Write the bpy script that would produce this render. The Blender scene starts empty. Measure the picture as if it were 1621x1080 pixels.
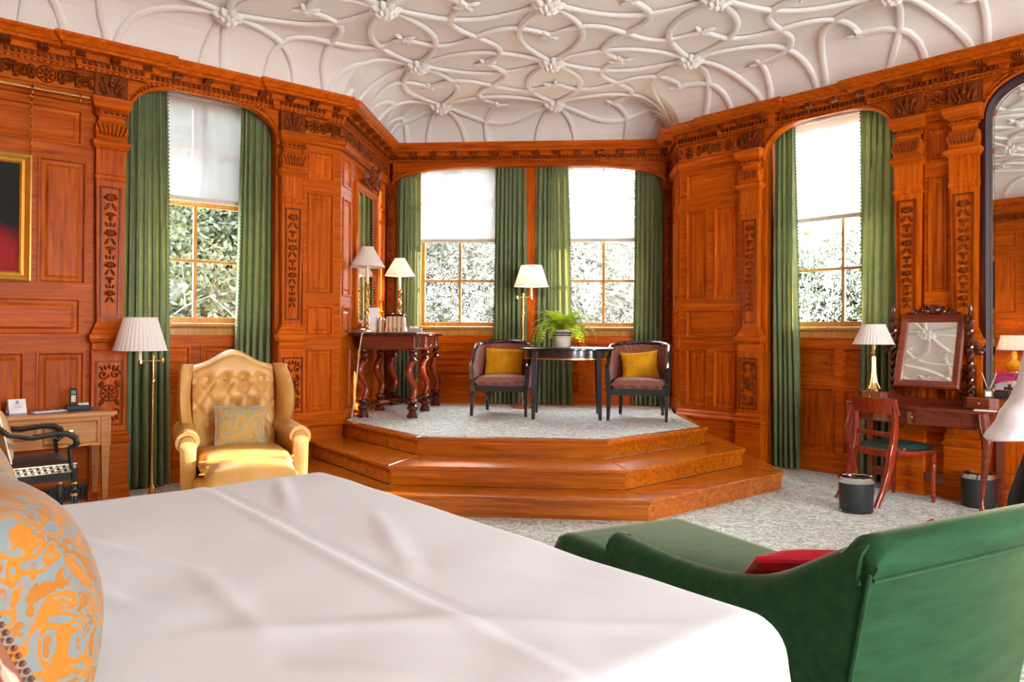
import bpy, bmesh, math, random
from mathutils import Vector, Matrix, noise
PI = math.pi
R = math.radians
random.seed(11)
SC = bpy.context.scene
COL = SC.collection
Q = 0.5 ** 0.5

# ------------------------------------------------------------------ camera
cam_d = bpy.data.cameras.new('camera')
cam_d.sensor_width = 36.0
cam_d.lens = 36.0 * 1183.0 / 1621.0
cam_d.shift_x = 0.0
cam_d.shift_y = -26.6 / 1621.0
cam_d.clip_start = 0.03
cam_d.clip_end = 300
cam = bpy.data.objects.new('camera', cam_d)
COL.objects.link(cam)
_yaw, _pit, _rol = R(4.53), R(0.603), R(0.30)
_f = Vector((-math.sin(_yaw), math.cos(_yaw), 0)); _r = Vector((math.cos(_yaw), math.sin(_yaw), 0)); _u = Vector((0, 0, 1))
_f2 = _f * math.cos(_pit) + _u * math.sin(_pit); _u2 = _u * math.cos(_pit) - _f * math.sin(_pit)
_r3 = _r * math.cos(_rol) + _u2 * math.sin(_rol); _u3 = _u2 * math.cos(_rol) - _r * math.sin(_rol)
_m = Matrix((( _r3.x, _u3.x, -_f2.x, 0), (_r3.y, _u3.y, -_f2.y, 0), (_r3.z, _u3.z, -_f2.z, 1.4), (0, 0, 0, 1)))
cam.matrix_world = _m
SC.camera = cam

# ------------------------------------------------------------------ light
SC.view_settings.view_transform = 'Standard'
SC.view_settings.look = 'None'
SC.view_settings.gamma = 1.0
SC.view_settings.use_curve_mapping = False
SC.view_settings.exposure = 0.68
SC.cycles.max_bounces = 10
SC.cycles.diffuse_bounces = 5
SC.cycles.glossy_bounces = 4
SC.cycles.transmission_bounces = 6
SC.cycles.transparent_max_bounces = 16
SC.cycles.sample_clamp_indirect = 6.0
SC.cycles.caustics_reflective = False
SC.cycles.caustics_refractive = False
W = bpy.data.worlds.new('sky')
SC.world = W
W.use_nodes = True
_n = W.node_tree.nodes; _l = W.node_tree.links
_bg = _n.get('Background') or _n.new('ShaderNodeBackground')
_out = _n.get('World Output') or _n.new('ShaderNodeOutputWorld')
_l.new(_bg.outputs[0], _out.inputs[0])
_bg.inputs[0].default_value = (0.90, 0.95, 1.0, 1)
_bg.inputs[1].default_value = 24

def light(name, kind, loc, direction, energy, size=None, sizey=None, color=(1, 1, 1), portal=False, angle=None):
    d = bpy.data.lights.new(name, kind)
    d.energy = energy
    d.color = color
    if kind == 'AREA':
        d.shape = 'RECTANGLE'; d.size = size; d.size_y = sizey or size
        if portal: d.cycles.is_portal = True
    if kind == 'SUN': d.angle = angle or R(1.0)
    if kind == 'POINT': d.shadow_soft_size = size or 0.03
    o = bpy.data.objects.new(name, d)
    COL.objects.link(o)
    o.location = loc
    if direction is not None:
        o.rotation_euler = Vector(direction).to_track_quat('-Z', 'Z').to_euler()
    return o
# low winter sun from the far right of the bay
_az, _el = R(62), R(17)
light('sun', 'SUN', (20, 20, 20), (-math.sin(_az) * math.cos(_el), -math.cos(_az) * math.cos(_el), -math.sin(_el)), 32, color=(1.0, 0.93, 0.82), angle=R(2.0))
# fill lamps added at the unseen far windows, tilted up to lift the ceiling
light('far_window_fill', 'AREA', (( 4.5 + 4.30) * Q, (4.5 - 4.30) * Q, 2.1), (-1, 1, .6), 105, 1.4, 2.6, (1.0, 0.985, 0.965))
light('far_window_fill', 'AREA', (( 1.3 + 4.30) * Q, (1.3 - 4.30) * Q, 2.1), (-1, 1, .6), 105, 1.4, 2.6, (1.0, 0.985, 0.965))
light('portal_left', 'AREA', ((2.305 - 7.45) * Q, (2.305 + 7.45) * Q, 2.5), (1, -1, 0), 1, 1.4, 2.4, portal=True)
light('portal_back', 'AREA', (-0.51, 9.85, 2.5), (0, -1, 0), 1, 3.4, 2.4, portal=True)
light('portal_right', 'AREA', ((7.55 - 3.56) * Q, (7.55 + 3.56) * Q, 2.5), (-1, -1, 0), 1, 1.4, 2.4, portal=True)
light('portal_far', 'AREA', ((2.9 + 4.7) * Q, (2.9 - 4.7) * Q, 2.1), (-1, 1, 0), 1, 4.4, 2.8, portal=True)

# ------------------------------------------------------------------ helpers
class MB:
    def __init__(s, M=None):
        s.v = []; s.f = []; s.M = M
    def add(s, vs, fs):
        k = len(s.v)
        if s.M is not None: vs = [tuple(s.M @ Vector(p)) for p in vs]
        s.v += [tuple(p) for p in vs]
        s.f += [tuple(i + k for i in f) for f in fs]
        return s
    def box(s, x0, x1, y0, y1, z0, z1):
        return s.add([(x0, y0, z0), (x1, y0, z0), (x1, y1, z0), (x0, y1, z0), (x0, y0, z1), (x1, y0, z1), (x1, y1, z1), (x0, y1, z1)],
              [(0, 3, 2, 1), (4, 5, 6, 7), (0, 1, 5, 4), (1, 2, 6, 5), (2, 3, 7, 6), (3, 0, 4, 7)])
    def frust(s, c0, a0, b0, c1, a1, b1):
        vs = []
        for (c, a, b) in ((c0, a0, b0), (c1, a1, b1)):
            vs += [(c[0] - a, c[1] - b, c[2]), (c[0] + a, c[1] - b, c[2]), (c[0] + a, c[1] + b, c[2]), (c[0] - a, c[1] + b, c[2])]
        return s.add(vs, [(0, 3, 2, 1), (4, 5, 6, 7), (0, 1, 5, 4), (1, 2, 6, 5), (2, 3, 7, 6), (3, 0, 4, 7)])
    def rings(s, rings, close=True, cap0=True, cap1=True):
        n = len(rings[0]); vs = [p for r in rings for p in r]; fs = []
        for i in range(len(rings) - 1):
            for j in range(n if close else n - 1):
                k = (j + 1) % n
                fs.append((i * n + j, i * n + k, (i + 1) * n + k, (i + 1) * n + j))
        if close and cap0: fs.append(tuple(range(n - 1, -1, -1)))
        if close and cap1: fs.append(tuple((len(rings) - 1) * n + j for j in range(n)))
        return s.add(vs, fs)
    def lathe(s, prof, n=16, c=(0, 0, 0), sx=1, sy=1, cap=True):
        rg = []
        for r, z in prof:
            rg.append([(c[0] + sx * r * math.cos(2 * PI * j / n), c[1] + sy * r * math.sin(2 * PI * j / n), c[2] + z) for j in range(n)])
        return s.rings(rg, True, cap, cap)
    def tube(s, pts, r, n=6, closed=False, flat=1.0):
        P = [Vector(p) for p in pts]; m = len(P); rg = []
        up = None
        for i in range(m):
            a = P[(i - 1) % m] if (closed or i > 0) else P[i]
            b = P[(i + 1) % m] if (closed or i < m - 1) else P[i]
            t = (b - a)
            if t.length < 1e-9: t = Vector((0, 0, 1))
            t.normalize()
            if up is None:
                up = Vector((0, 0, 1)) if abs(t.z) < 0.9 else Vector((1, 0, 0))
            u = (up - t * up.dot(t))
            if u.length < 1e-6: u = t.orthogonal()
            u.normalize(); w = t.cross(u); up = u
            rr = r[i] if isinstance(r, (list, tuple)) else r
            rg.append([tuple(P[i] + u * (rr * math.cos(2 * PI * j / n)) * flat + w * (rr * math.sin(2 * PI * j / n))) for j in range(n)])
        if closed:
            rg.append(rg[0]); return s.rings(rg, True, False, False)
        return s.rings(rg)
    def ext(s, poly, a, b, ax='y'):
        n = len(poly)
        def P(p, t):
            return {'y': (p[0], t, p[1]), 'z': (p[0], p[1], t), 'x': (t, p[0], p[1])}[ax]
        vs = [P(p, a) for p in poly] + [P(p, b) for p in poly]
        fs = [tuple(range(n - 1, -1, -1)), tuple(range(n, 2 * n))] + [(i, (i + 1) % n, n + (i + 1) % n, n + i) for i in range(n)]
        return s.add(vs, fs)
    def grid(s, fn, nu, nv, cu=False):
        vs = []; fs = []
        for i in range(nu + (0 if cu else 1)):
            for j in range(nv + 1): vs.append(tuple(fn(i / nu, j / nv)))
        w = nv + 1; N = nu if cu else nu
        for i in range(N):
            i2 = (i + 1) % nu if cu else i + 1
            for j in range(nv): fs.append((i * w + j, i2 * w + j, i2 * w + j + 1, i * w + j + 1))
        return s.add(vs, fs)
    def dome(s, c, rx, rz, h, n=6, ang=0):
        # low relief blob facing -y in wall space
        vs = []
        for k, (q, hh) in enumerate(((1, 0), (0.68, 0.72))):
            for j in range(n):
                a = 2 * PI * j / n
                x, z = rx * q * math.cos(a), rz * q * math.sin(a)
                vs.append((c[0] + x * math.cos(ang) - z * math.sin(ang), c[1] - h * hh, c[2] + x * math.sin(ang) + z * math.cos(ang)))
        vs.append((c[0], c[1] - h, c[2]))
        fs = [(j, (j + 1) % n, n + (j + 1) % n, n + j) for j in range(n)] + [(n + j, n + (j + 1) % n, 2 * n) for j in range(n)]
        return s.add(vs, fs)
    def ball(s, c, r, n=8, m=5, sx=1, sy=1, sz=1):
        prof = [(max(1e-4, r * math.sin(PI * i / m)), -r * math.cos(PI * i / m) * sz) for i in range(m + 1)]
        return s.lathe(prof, n, c, sx, sy)

def mk(name, mb, mat=None, parent=None, smooth=False, bevel=0, sub=0, solid=0, kind=None, label=None, loc=None, rot=None, ang=38):
    me = bpy.data.meshes.new(name)
    me.from_pydata(mb.v, [], mb.f)
    me.update()
    bm = bmesh.new(); bm.from_mesh(me)
    bmesh.ops.recalc_face_normals(bm, faces=bm.faces)
    bm.to_mesh(me); bm.free()
    if smooth:
        me.polygons.foreach_set('use_smooth', [True] * len(me.polygons))
        if sub == 0: me.set_sharp_from_angle(angle=R(ang))
    if mat: me.materials.append(mat)
    o = bpy.data.objects.new(name, me)
    COL.objects.link(o)
    if parent is not None: o.parent = parent
    if loc: o.location = loc
    if rot: o.rotation_euler = rot
    if solid:
        md = o.modifiers.new('thickness', 'SOLIDIFY'); md.thickness = solid; md.offset = 0
    if bevel:
        md = o.modifiers.new('edge', 'BEVEL'); md.width = bevel; md.segments = 2; md.limit_method = 'ANGLE'; md.angle_limit = R(40)
    if sub:
        md = o.modifiers.new('smooth', 'SUBSURF'); md.levels = sub; md.render_levels = sub
    if kind: o['kind'] = kind
    if label: o['label'] = label
    return o
def inst(o, parent=None, loc=(0, 0, 0), rz=0, scale=None):
    c = o.copy(); COL.objects.link(c)
    if parent is not None: c.parent = parent
    c.location = loc; c.rotation_euler = (0, 0, rz)
    if scale: c.scale = scale
    return c
def tag(o, label=None, cat=None, group=None, kind=None):
    if label: o['label'] = label
    if cat: o['category'] = cat
    if group: o['group'] = group
    if kind: o['kind'] = kind
    return o
def thing(name, label, cat, loc=(0, 0, 0), rz=0, group=None, rot=None):
    o = bpy.data.objects.new(name, None); COL.objects.link(o)
    o.empty_display_size = 0.1
    o.location = loc; o.rotation_euler = rot if rot else (0, 0, rz)
    return tag(o, label, cat, group)
def copy_tree(o, parent=None):
    c = o.copy(); COL.objects.link(c)
    if parent is not None: c.parent = parent
    for ch in list(o.children): copy_tree(ch, c)
    return c
def struct(name, mb, mat, loc=(0, 0, 0), rz=0, **k):
    o = mk(name, mb, mat, None, **k); o['kind'] = 'structure'
    o.location = loc; o.rotation_euler = (0, 0, rz)
    return o

# ------------------------------------------------------------------ materials
def nodes(name):
    m = bpy.data.materials.new(name); m.use_nodes = True
    t = m.node_tree; b = t.nodes.get('Principled BSDF')
    return m, t.nodes, t.links, b
def setp(b, **k):
    nm = {'col': 'Base Color', 'rough': 'Roughness', 'metal': 'Metallic', 'coat': 'Coat Weight', 'coatr': 'Coat Roughness', 'sheen': 'Sheen Weight', 'trans': 'Transmission Weight', 'spec': 'Specular IOR Level', 'alpha': 'Alpha', 'sheenr': 'Sheen Roughness'}
    for a, v in k.items():
        i = b.inputs[nm[a]]
        i.default_value = (*v, 1) if isinstance(v, tuple) else v
def coords(N, L, scale=(1, 1, 1), kind='Object', rot=(0, 0, 0)):
    tc = N.new('ShaderNodeTexCoord'); mp = N.new('ShaderNodeMapping')
    mp.inputs['Scale'].default_value = scale; mp.inputs['Rotation'].default_value = rot
    L.new(tc.outputs[kind], mp.inputs['Vector']); return mp.outputs['Vector']
def noise_n(N, L, vec, scale=5, detail=4, rough=.55, dist=0):
    n = N.new('ShaderNodeTexNoise'); n.inputs['Scale'].default_value = scale; n.inputs['Detail'].default_value = detail
    n.inputs['Roughness'].default_value = rough; n.inputs['Distortion'].default_value = dist
    if vec is not None: L.new(vec, n.inputs['Vector'])
    return n.outputs['Fac']
def ramp(N, L, fac, stops, interp='LINEAR'):
    r = N.new('ShaderNodeValToRGB'); r.color_ramp.interpolation = interp
    e = r.color_ramp.elements
    while len(e) < len(stops): e.new(0.5)
    for i, (p, c) in enumerate(stops): e[i].position = p; e[i].color = (*c, 1)
    L.new(fac, r.inputs['Fac']); return r.outputs['Color']
def bump(N, L, b, h, strength=.2, dist=.01):
    n = N.new('ShaderNodeBump'); n.inputs['Strength'].default_value = strength; n.inputs['Distance'].default_value = dist
    L.new(h, n.inputs['Height']); L.new(n.outputs['Normal'], b.inputs['Normal'])
def plain(name, col, rough=.5, **k):
    m, N, L, b = nodes(name); setp(b, col=col, rough=rough, **k)
    v = coords(N, L); f = noise_n(N, L, v, 18, 3)
    c = ramp(N, L, f, [(0.3, tuple(x * .9 for x in col)), (0.7, tuple(min(1, x * 1.08) for x in col))])
    L.new(c, b.inputs['Base Color'])
    return m
def wood(name, dark, mid, light_, grain='z', rough=.38, coat=.0, fine=1.0, spec=.10):
    m, N, L, b = nodes(name)
    sc = {'z': (26, 26, 1.6), 'x': (1.6, 26, 26), 'y': (26, 1.6, 26)}[grain]
    v = coords(N, L, tuple(s * fine for s in sc))
    oi = N.new('ShaderNodeObjectInfo')
    ad = N.new('ShaderNodeVectorMath'); ad.operation = 'ADD'
    ml = N.new('ShaderNodeVectorMath'); ml.operation = 'SCALE'; ml.inputs['Scale'].default_value = 9.0
    cb = N.new('ShaderNodeCombineXYZ')
    L.new(oi.outputs['Random'], cb.inputs[0]); L.new(oi.outputs['Random'], cb.inputs[2]); L.new(cb.outputs[0], ml.inputs[0])
    L.new(v, ad.inputs[0]); L.new(ml.outputs[0], ad.inputs[1])
    f1 = noise_n(N, L, ad.outputs[0], 1.2, 6, .62, .8)
    c = ramp(N, L, f1, [(0.25, dark), (0.5, mid), (0.78, light_)])
    hs = N.new('ShaderNodeHueSaturation')
    mr = N.new('ShaderNodeMapRange'); mr.inputs[3].default_value = .85; mr.inputs[4].default_value = 1.15
    L.new(oi.outputs['Random'], mr.inputs[0]); L.new(mr.outputs[0], hs.inputs['Value']); L.new(c, hs.inputs['Color'])
    L.new(hs.outputs[0], b.inputs['Base Color'])
    setp(b, rough=rough, coat=coat, coatr=.18, spec=spec)
    bump(N, L, b, f1, .10, .004)
    return m
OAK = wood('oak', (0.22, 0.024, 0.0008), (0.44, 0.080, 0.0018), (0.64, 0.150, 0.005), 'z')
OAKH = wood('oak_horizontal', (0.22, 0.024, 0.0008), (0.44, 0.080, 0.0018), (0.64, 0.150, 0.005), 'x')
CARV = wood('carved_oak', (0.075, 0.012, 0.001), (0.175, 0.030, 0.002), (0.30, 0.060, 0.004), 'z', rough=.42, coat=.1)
STEPW = wood('step_oak', (0.20, 0.035, 0.001), (0.40, 0.098, 0.003), (0.58, 0.180, 0.008), 'x', rough=.26, coat=.5, spec=.3)
SASH = wood('sash_oak', (0.36, 0.15, 0.03), (0.50, 0.24, 0.055), (0.62, 0.33, 0.09), 'z', rough=.4, coat=.2)
MAHO = wood('mahogany', (0.07, 0.009, 0.003), (0.15, 0.022, 0.007), (0.25, 0.045, 0.013), 'x', rough=.22, coat=.6, spec=.3)
MAHOR = wood('red_mahogany', (0.12, 0.010, 0.003), (0.24, 0.024, 0.006), (0.36, 0.045, 0.012), 'z', rough=.22, coat=.6, spec=.3)
WALN = wood('dark_carved_wood', (0.030, 0.006, 0.003), (0.075, 0.014, 0.006), (0.13, 0.028, 0.011), 'z', rough=.2, coat=.7, spec=.3)
YEW = wood('honey_wood', (0.34, 0.115, 0.025), (0.50, 0.205, 0.052), (0.62, 0.30, 0.09), 'x', rough=.3, coat=.4, spec=.3)
BLACK = plain('black_lacquer', (0.012, 0.013, 0.015), .22, coat=.5)
BLKM = plain('black_leatherette', (0.014, 0.015, 0.018), .42)
BRASS = plain('brass', (0.78, 0.50, 0.18), .24, metal=1.0)
GILT = plain('gilding', (0.80, 0.46, 0.09), .33, metal=.85)
CHROME = plain('chrome', (0.8, 0.78, 0.74), .14, metal=1.0)
IVORY = plain('ivory_plastic', (0.80, 0.74, 0.60), .5)
PLASTER, N, L, b = nodes('white_plaster'); setp(b, col=(0.87, 0.895, 0.885), rough=.8, spec=.2)
WHITE = plain('white_paper', (0.82, 0.82, 0.82), .6)
GREYB = plain('grey_card', (0.36, 0.36, 0.39), .6)
MIRR, N, L, b = nodes('mirror_silver'); setp(b, col=(0.88, 0.89, 0.88), rough=.015, metal=1.0)
PURP = plain('dark_plum_paint', (0.024, 0.005, 0.010), .55)

def velvet(name, c0, c1, sheen=.5, scale=9, transl=0, tcol=None, bumps=.15, stretch=(1, 1, 1)):
    m, N, L, b = nodes(name)
    v = coords(N, L, stretch)
    f = noise_n(N, L, v, scale, 5, .6)
    c = ramp(N, L, f, [(0.3, c0), (0.72, c1)])
    L.new(c, b.inputs['Base Color']); setp(b, rough=.85, sheen=sheen, sheenr=.28, spec=.2)
    b.inputs['Sheen Tint'].default_value = (0.9, 0.95, 0.6, 1)
    f2 = noise_n(N, L, v, scale * 22, 2)
    bump(N, L, b, f2, bumps, .002)
    if transl:
        tr = N.new('ShaderNodeBsdfTranslucent'); tr.inputs[0].default_value = (*(tcol or c1), 1)
        mx = N.new('ShaderNodeMixShader'); mx.inputs[0].default_value = transl
        o = N.get('Material Output')
        L.new(b.outputs[0], mx.inputs[1]); L.new(tr.outputs[0], mx.inputs[2]); L.new(mx.outputs[0], o.inputs[0])
    return m
CURT = velvet('green_curtain_velvet', (0.135, 0.190, 0.095), (0.200, 0.260, 0.135), .35, 16, .16, (0.36, 0.34, 0.10))
CHAIS = velvet('green_chaise_velvet', (0.008, 0.046, 0.016), (0.018, 0.084, 0.030), .55, 5, 0, None, .25, (1, 5, 5))
REDV = velvet('red_velvet', (0.36, 0.008, 0.018), (0.60, 0.020, 0.04), .5, 12)
YELV = velvet('mustard_velvet', (0.62, 0.27, 0.006), (0.80, 0.40, 0.012), .3, 14)
MAGV = velvet('magenta_velvet', (0.25, 0.008, 0.05), (0.36, 0.015, 0.085), .4, 14)
LEATH, N, L, b = nodes('tan_leather')
v = coords(N, L); f = noise_n(N, L, v, 3.0, 5, .6)
c = ramp(N, L, f, [(0.30, (0.46, 0.22, 0.045)), (0.55, (0.60, 0.33, 0.085)), (0.8, (0.70, 0.43, 0.15))]); L.new(c, b.inputs['Base Color'])
setp(b, rough=.45, coat=.06); bump(N, L, b, noise_n(N, L, v, 60, 4), .12, .003)
GRNL = plain('bottle_green_leather', (0.018, 0.050, 0.050), .32, coat=.3)
DESKL = plain('desk_leather', (0.030, 0.040, 0.020), .3, coat=.3)
LINEN, N, L, b = nodes('white_linen')
v = coords(N, L); f = noise_n(N, L, v, 2.2, 5, .6)
c = ramp(N, L, f, [(0.3, (0.64, 0.695, 0.735)), (0.7, (0.69, 0.745, 0.785))]); L.new(c, b.inputs['Base Color'])
setp(b, rough=.62, sheen=.1); bump(N, L, b, noise_n(N, L, v, 7, 6, .6), .18, .01)

def shade_mat(name, col, tcol, fac):
    m, N, L, b = nodes(name)
    v = coords(N, L); f = noise_n(N, L, v, 30, 2)
    c = ramp(N, L, f, [(0.2, tuple(x * .94 for x in col)), (0.8, col)]); L.new(c, b.inputs['Base Color']); setp(b, rough=.8)
    tr = N.new('ShaderNodeBsdfTranslucent'); tr.inputs[0].default_value = (*tcol, 1)
    mx = N.new('ShaderNodeMixShader'); mx.inputs[0].default_value = fac; o = N.get('Material Output')
    L.new(b.outputs[0], mx.inputs[1]); L.new(tr.outputs[0], mx.inputs[2]); L.new(mx.outputs[0], o.inputs[0])
    return m
SHADE = shade_mat('pleated_shade_silk', (0.90, 0.87, 0.82), (0.90, 0.80, 0.65), .22)
# roller blind: thin white scrim
BLIND, N, L, b = nodes('blind_scrim')
setp(b, col=(0.86, 0.87, 0.90), rough=.8)
v = coords(N, L); wv = noise_n(N, L, v, 260, 1)
tr = N.new('ShaderNodeBsdfTranslucent'); tr.inputs[0].default_value = (0.21, 0.215, 0.23, 1)
tp = N.new('ShaderNodeBsdfTransparent')
m1 = N.new('ShaderNodeMixShader'); m1.inputs[0].default_value = .5
m2 = N.new('ShaderNodeMixShader'); mr = N.new('ShaderNodeMapRange'); mr.inputs[1].default_value = .35; mr.inputs[2].default_value = .65; mr.inputs[3].default_value = .16; mr.inputs[4].default_value = .30
L.new(wv, mr.inputs[0]); L.new(mr.outputs[0], m2.inputs[0])
L.new(b.outputs[0], m1.inputs[1]); L.new(tr.outputs[0], m1.inputs[2]); L.new(m1.outputs[0], m2.inputs[1]); L.new(tp.outputs[0], m2.inputs[2])
L.new(m2.outputs[0], N.get('Material Output').inputs[0])
def glass_mat(name, drops, cover):
    m, N, L, b = nodes(name)
    N.remove(b)
    tp = N.new('ShaderNodeBsdfTransparent'); tp.inputs[0].default_value = (0.97, 0.98, 0.98, 1)
    gl = N.new('ShaderNodeBsdfGlossy'); gl.inputs['Roughness'].default_value = .02
    fr = N.new('ShaderNodeFresnel'); fr.inputs[0].default_value = 1.45
    m1 = N.new('ShaderNodeMixShader'); L.new(fr.outputs[0], m1.inputs[0]); L.new(tp.outputs[0], m1.inputs[1]); L.new(gl.outputs[0], m1.inputs[2])
    out = m1
    if drops:
        v = coords(N, L, (1, 1, .55))
        f = noise_n(N, L, v, drops, 2, .7)
        f2 = noise_n(N, L, v, 3.0, 3)
        ad = N.new('ShaderNodeMath'); ad.operation = 'MULTIPLY_ADD'; ad.inputs[1].default_value = .45; L.new(f2, ad.inputs[0]); L.new(f, ad.inputs[2])
        mr = N.new('ShaderNodeMapRange'); mr.inputs[1].default_value = .78 - cover; mr.inputs[2].default_value = .86 - cover; mr.inputs[4].default_value = .8; L.new(ad.outputs[0], mr.inputs[0])
        tl = N.new('ShaderNodeBsdfTranslucent'); tl.inputs[0].default_value = (0.9, 0.92, 0.95, 1)
        m2 = N.new('ShaderNodeMixShader'); L.new(mr.outputs[0], m2.inputs[0]); L.new(m1.outputs[0], m2.inputs[1]); L.new(tl.outputs[0], m2.inputs[2])
        out = m2
    L.new(out.outputs[0], N.get('Material Output').inputs[0])
    return m
GLASS = glass_mat('window_glass', 0, 0)
GLASSW = glass_mat('rain_spotted_glass', 80, -.01)
GLASSL = glass_mat('lightly_spotted_glass', 95, -.05)
def carpet_mat():
    m, N, L, b = nodes('scroll_carpet')
    v = coords(N, L, (1, 1, 1), 'Object')
    f = noise_n(N, L, v, 6.5, 2.2, .5, 3.4)
    c = ramp(N, L, f, [(0.40, (0.62, 0.64, 0.575)), (0.475, (0.54, 0.56, 0.50)), (0.515, (0.255, 0.305, 0.285)), (0.575, (0.29, 0.335, 0.31)), (0.61, (0.60, 0.62, 0.555))])
    L.new(c, b.inputs['Base Color']); setp(b, rough=.95, sheen=.2, spec=.1)
    bump(N, L, b, noise_n(N, L, v, 300, 2), .3, .004)
    return m
CARP = carpet_mat()
def damask(name, ca, cb, scale, third=None, kind='Object', st=(1, 1, 1)):
    m, N, L, b = nodes(name)
    v = coords(N, L, st, kind)
    f = noise_n(N, L, v, scale, 2.0, .5, 2.6)
    f2 = noise_n(N, L, v, scale * 9, 3)
    sm = N.new('ShaderNodeMath'); sm.operation = 'MULTIPLY_ADD'; sm.inputs[1].default_value = .06; L.new(f2, sm.inputs[0]); L.new(f, sm.inputs[2])
    c = ramp(N, L, sm.outputs[0], [(0.0, ca), (0.43, tuple(x * .85 for x in ca)), (0.455, cb), (0.505, cb), (0.53, ca), (0.64, tuple(x * 1.1 for x in ca)), (0.66, cb)])
    L.new(c, b.inputs['Base Color']); setp(b, rough=.75, sheen=.1)
    bump(N, L, b, noise_n(N, L, v, 220, 2), .2, .002)
    return m
DAMB = damask('yellow_blue_damask', (0.38, 0.135, 0.0015), (0.16, 0.20, 0.20), 9)
DAMS = damask('small_yellow_blue_damask', (0.50, 0.26, 0.010), (0.22, 0.30, 0.28), 11)
def checker_mat(name, ca, cb, scale, rot=(0, 0, 0)):
    m, N, L, b = nodes(name)
    v = coords(N, L, (1, 1, 1), 'Object', rot)
    ck = N.new('ShaderNodeTexChecker'); ck.inputs['Scale'].default_value = scale; ck.inputs[1].default_value = (*ca, 1); ck.inputs[2].default_value = (*cb, 1)
    L.new(v, ck.inputs['Vector']); L.new(ck.outputs[0], b.inputs['Base Color']); setp(b, rough=.85, sheen=.3)
    return m
TUBF = checker_mat('red_cream_lozenge_weave', (0.36, 0.15, 0.075), (0.17, 0.016, 0.016), 80, (R(30), R(45), R(20)))
CROSS = checker_mat('black_cream_lattice', (0.65, 0.55, 0.40), (0.02, 0.02, 0.02), 55, (R(20), R(45), R(0)))
STRIPE, N, L, b = nodes('striped_card'); v = coords(N, L, (1, 1, 1)); wv = N.new('ShaderNodeTexWave'); wv.inputs['Scale'].default_value = 6.5; wv.bands_direction = 'X'; L.new(v, wv.inputs['Vector'])
c = ramp(N, L, wv.outputs['Fac'], [(0.3, (0.75, 0.55, 0.33)), (0.6, (0.78, 0.72, 0.62)), (0.85, (0.40, 0.18, 0.06))]); L.new(c, b.inputs['Base Color'])
FERN = plain('fern_green', (0.36, 0.50, 0.03), .5)
_N = FERN.node_tree.nodes; _L = FERN.node_tree.links
_tr = _N.new('ShaderNodeBsdfTranslucent'); _tr.inputs[0].default_value = (0.70, 0.85, 0.05, 1); _mx = _N.new('ShaderNodeMixShader'); _mx.inputs[0].default_value = .45
_L.new(_N['Principled BSDF'].outputs[0], _mx.inputs[1]); _L.new(_tr.outputs[0], _mx.inputs[2]); _L.new(_mx.outputs[0], _N['Material Output'].inputs[0])
# ------------------------------------------------------------------ room: frames (x along wall, y outward, z up)
FR = {
 'left': ((-6.98 * Q, 6.98 * Q, 0), R(45)),
 'right': ((7.05 * Q, 7.05 * Q, 0), R(-45)),
 'back': ((0, 9.35, 0), 0.0),
 'bay_left': ((-2.365, 0, 0), R(90)),
 'bay_right': ((1.245, 0, 0), R(-90)),
 'head': ((-0.9 * Q, -0.9 * Q, 0), R(135)),
 'far': ((4.5 * Q, -4.5 * Q, 0), R(-135)),
}
def LRC(lc, rc, z=0): return ((rc + lc) * Q, (rc - lc) * Q, z)
PL = (-2.365, 7.506); PR = (1.245, 8.725)
POLY = [LRC(-6.98, -0.9)[:2], PL, (-2.365, 9.50), (1.245, 9.50), PR, LRC(4.5, 7.05)[:2], LRC(4.5, -0.9)[:2]]
H0 = 3.745
# floor
fl = MB(); fl.add([(-8, -6, 0), (9, -6, 0), (9, 11, 0), (-8, 11, 0), (-8, -6, -.1), (9, -6, -.1), (9, 11, -.1), (-8, 11, -.1)], [(0, 1, 2, 3), (7, 6, 5, 4), (0, 4, 5, 1), (1, 5, 6, 2), (2, 6, 7, 3), (3, 7, 4, 0)])
struct('floor', fl, CARP)

def panel_mb(x0, x1, z0, z1, y=0.0):
    m = MB(); rg = []
    for ins, yy in ((0, .004), (0, -.012), (.016, -.012), (.026, .010), (.052, .012), (.072, .003)):
        rg.append([(x0 + ins, y + yy, z0 + ins), (x1 - ins, y + yy, z0 + ins), (x1 - ins, y + yy, z1 - ins), (x0 + ins, y + yy, z1 - ins)])
    return m.rings(rg, True, False, True)
def framing(x0, x1, z0, z1, rects, y=0.0, t=.03):
    xs = sorted(set([x0, x1] + [a for r in rects for a in r[:2]])); zs = sorted(set([z0, z1] + [a for r in rects for a in r[2:]]))
    m = MB()
    for k in range(len(zs) - 1):
        zc = (zs[k] + zs[k + 1]) / 2; run = None
        for i in range(len(xs) - 1):
            xc = (xs[i] + xs[i + 1]) / 2
            solid = not any(r[0] < xc < r[1] and r[2] < zc < r[3] for r in rects)
            if solid: run = (run[0] if run else xs[i], xs[i + 1])
            if (not solid or i == len(xs) - 2) and run:
                m.box(run[0], run[1], y, y + t, zs[k], zs[k + 1]); run = None
    return m
def panelling(wall, x0, x1, z0, z1, rects, y=0.0):
    mk('panel_framing', framing(x0, x1, z0, z1, rects, y), OAKH, wall)
    for r in rects:
        mk('panel', panel_mb(*r, y=y), OAKH if (r[1] - r[0]) > (r[3] - r[2]) else OAK, wall)
def grid_rects(cols, rows): return [(a, b, c, d) for a, b in cols for c, d in rows]
R1, R2, R3, R4 = (2.91, 3.21), (1.77, 2.79), (1.35, 1.66), (0.585, 1.225)

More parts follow.
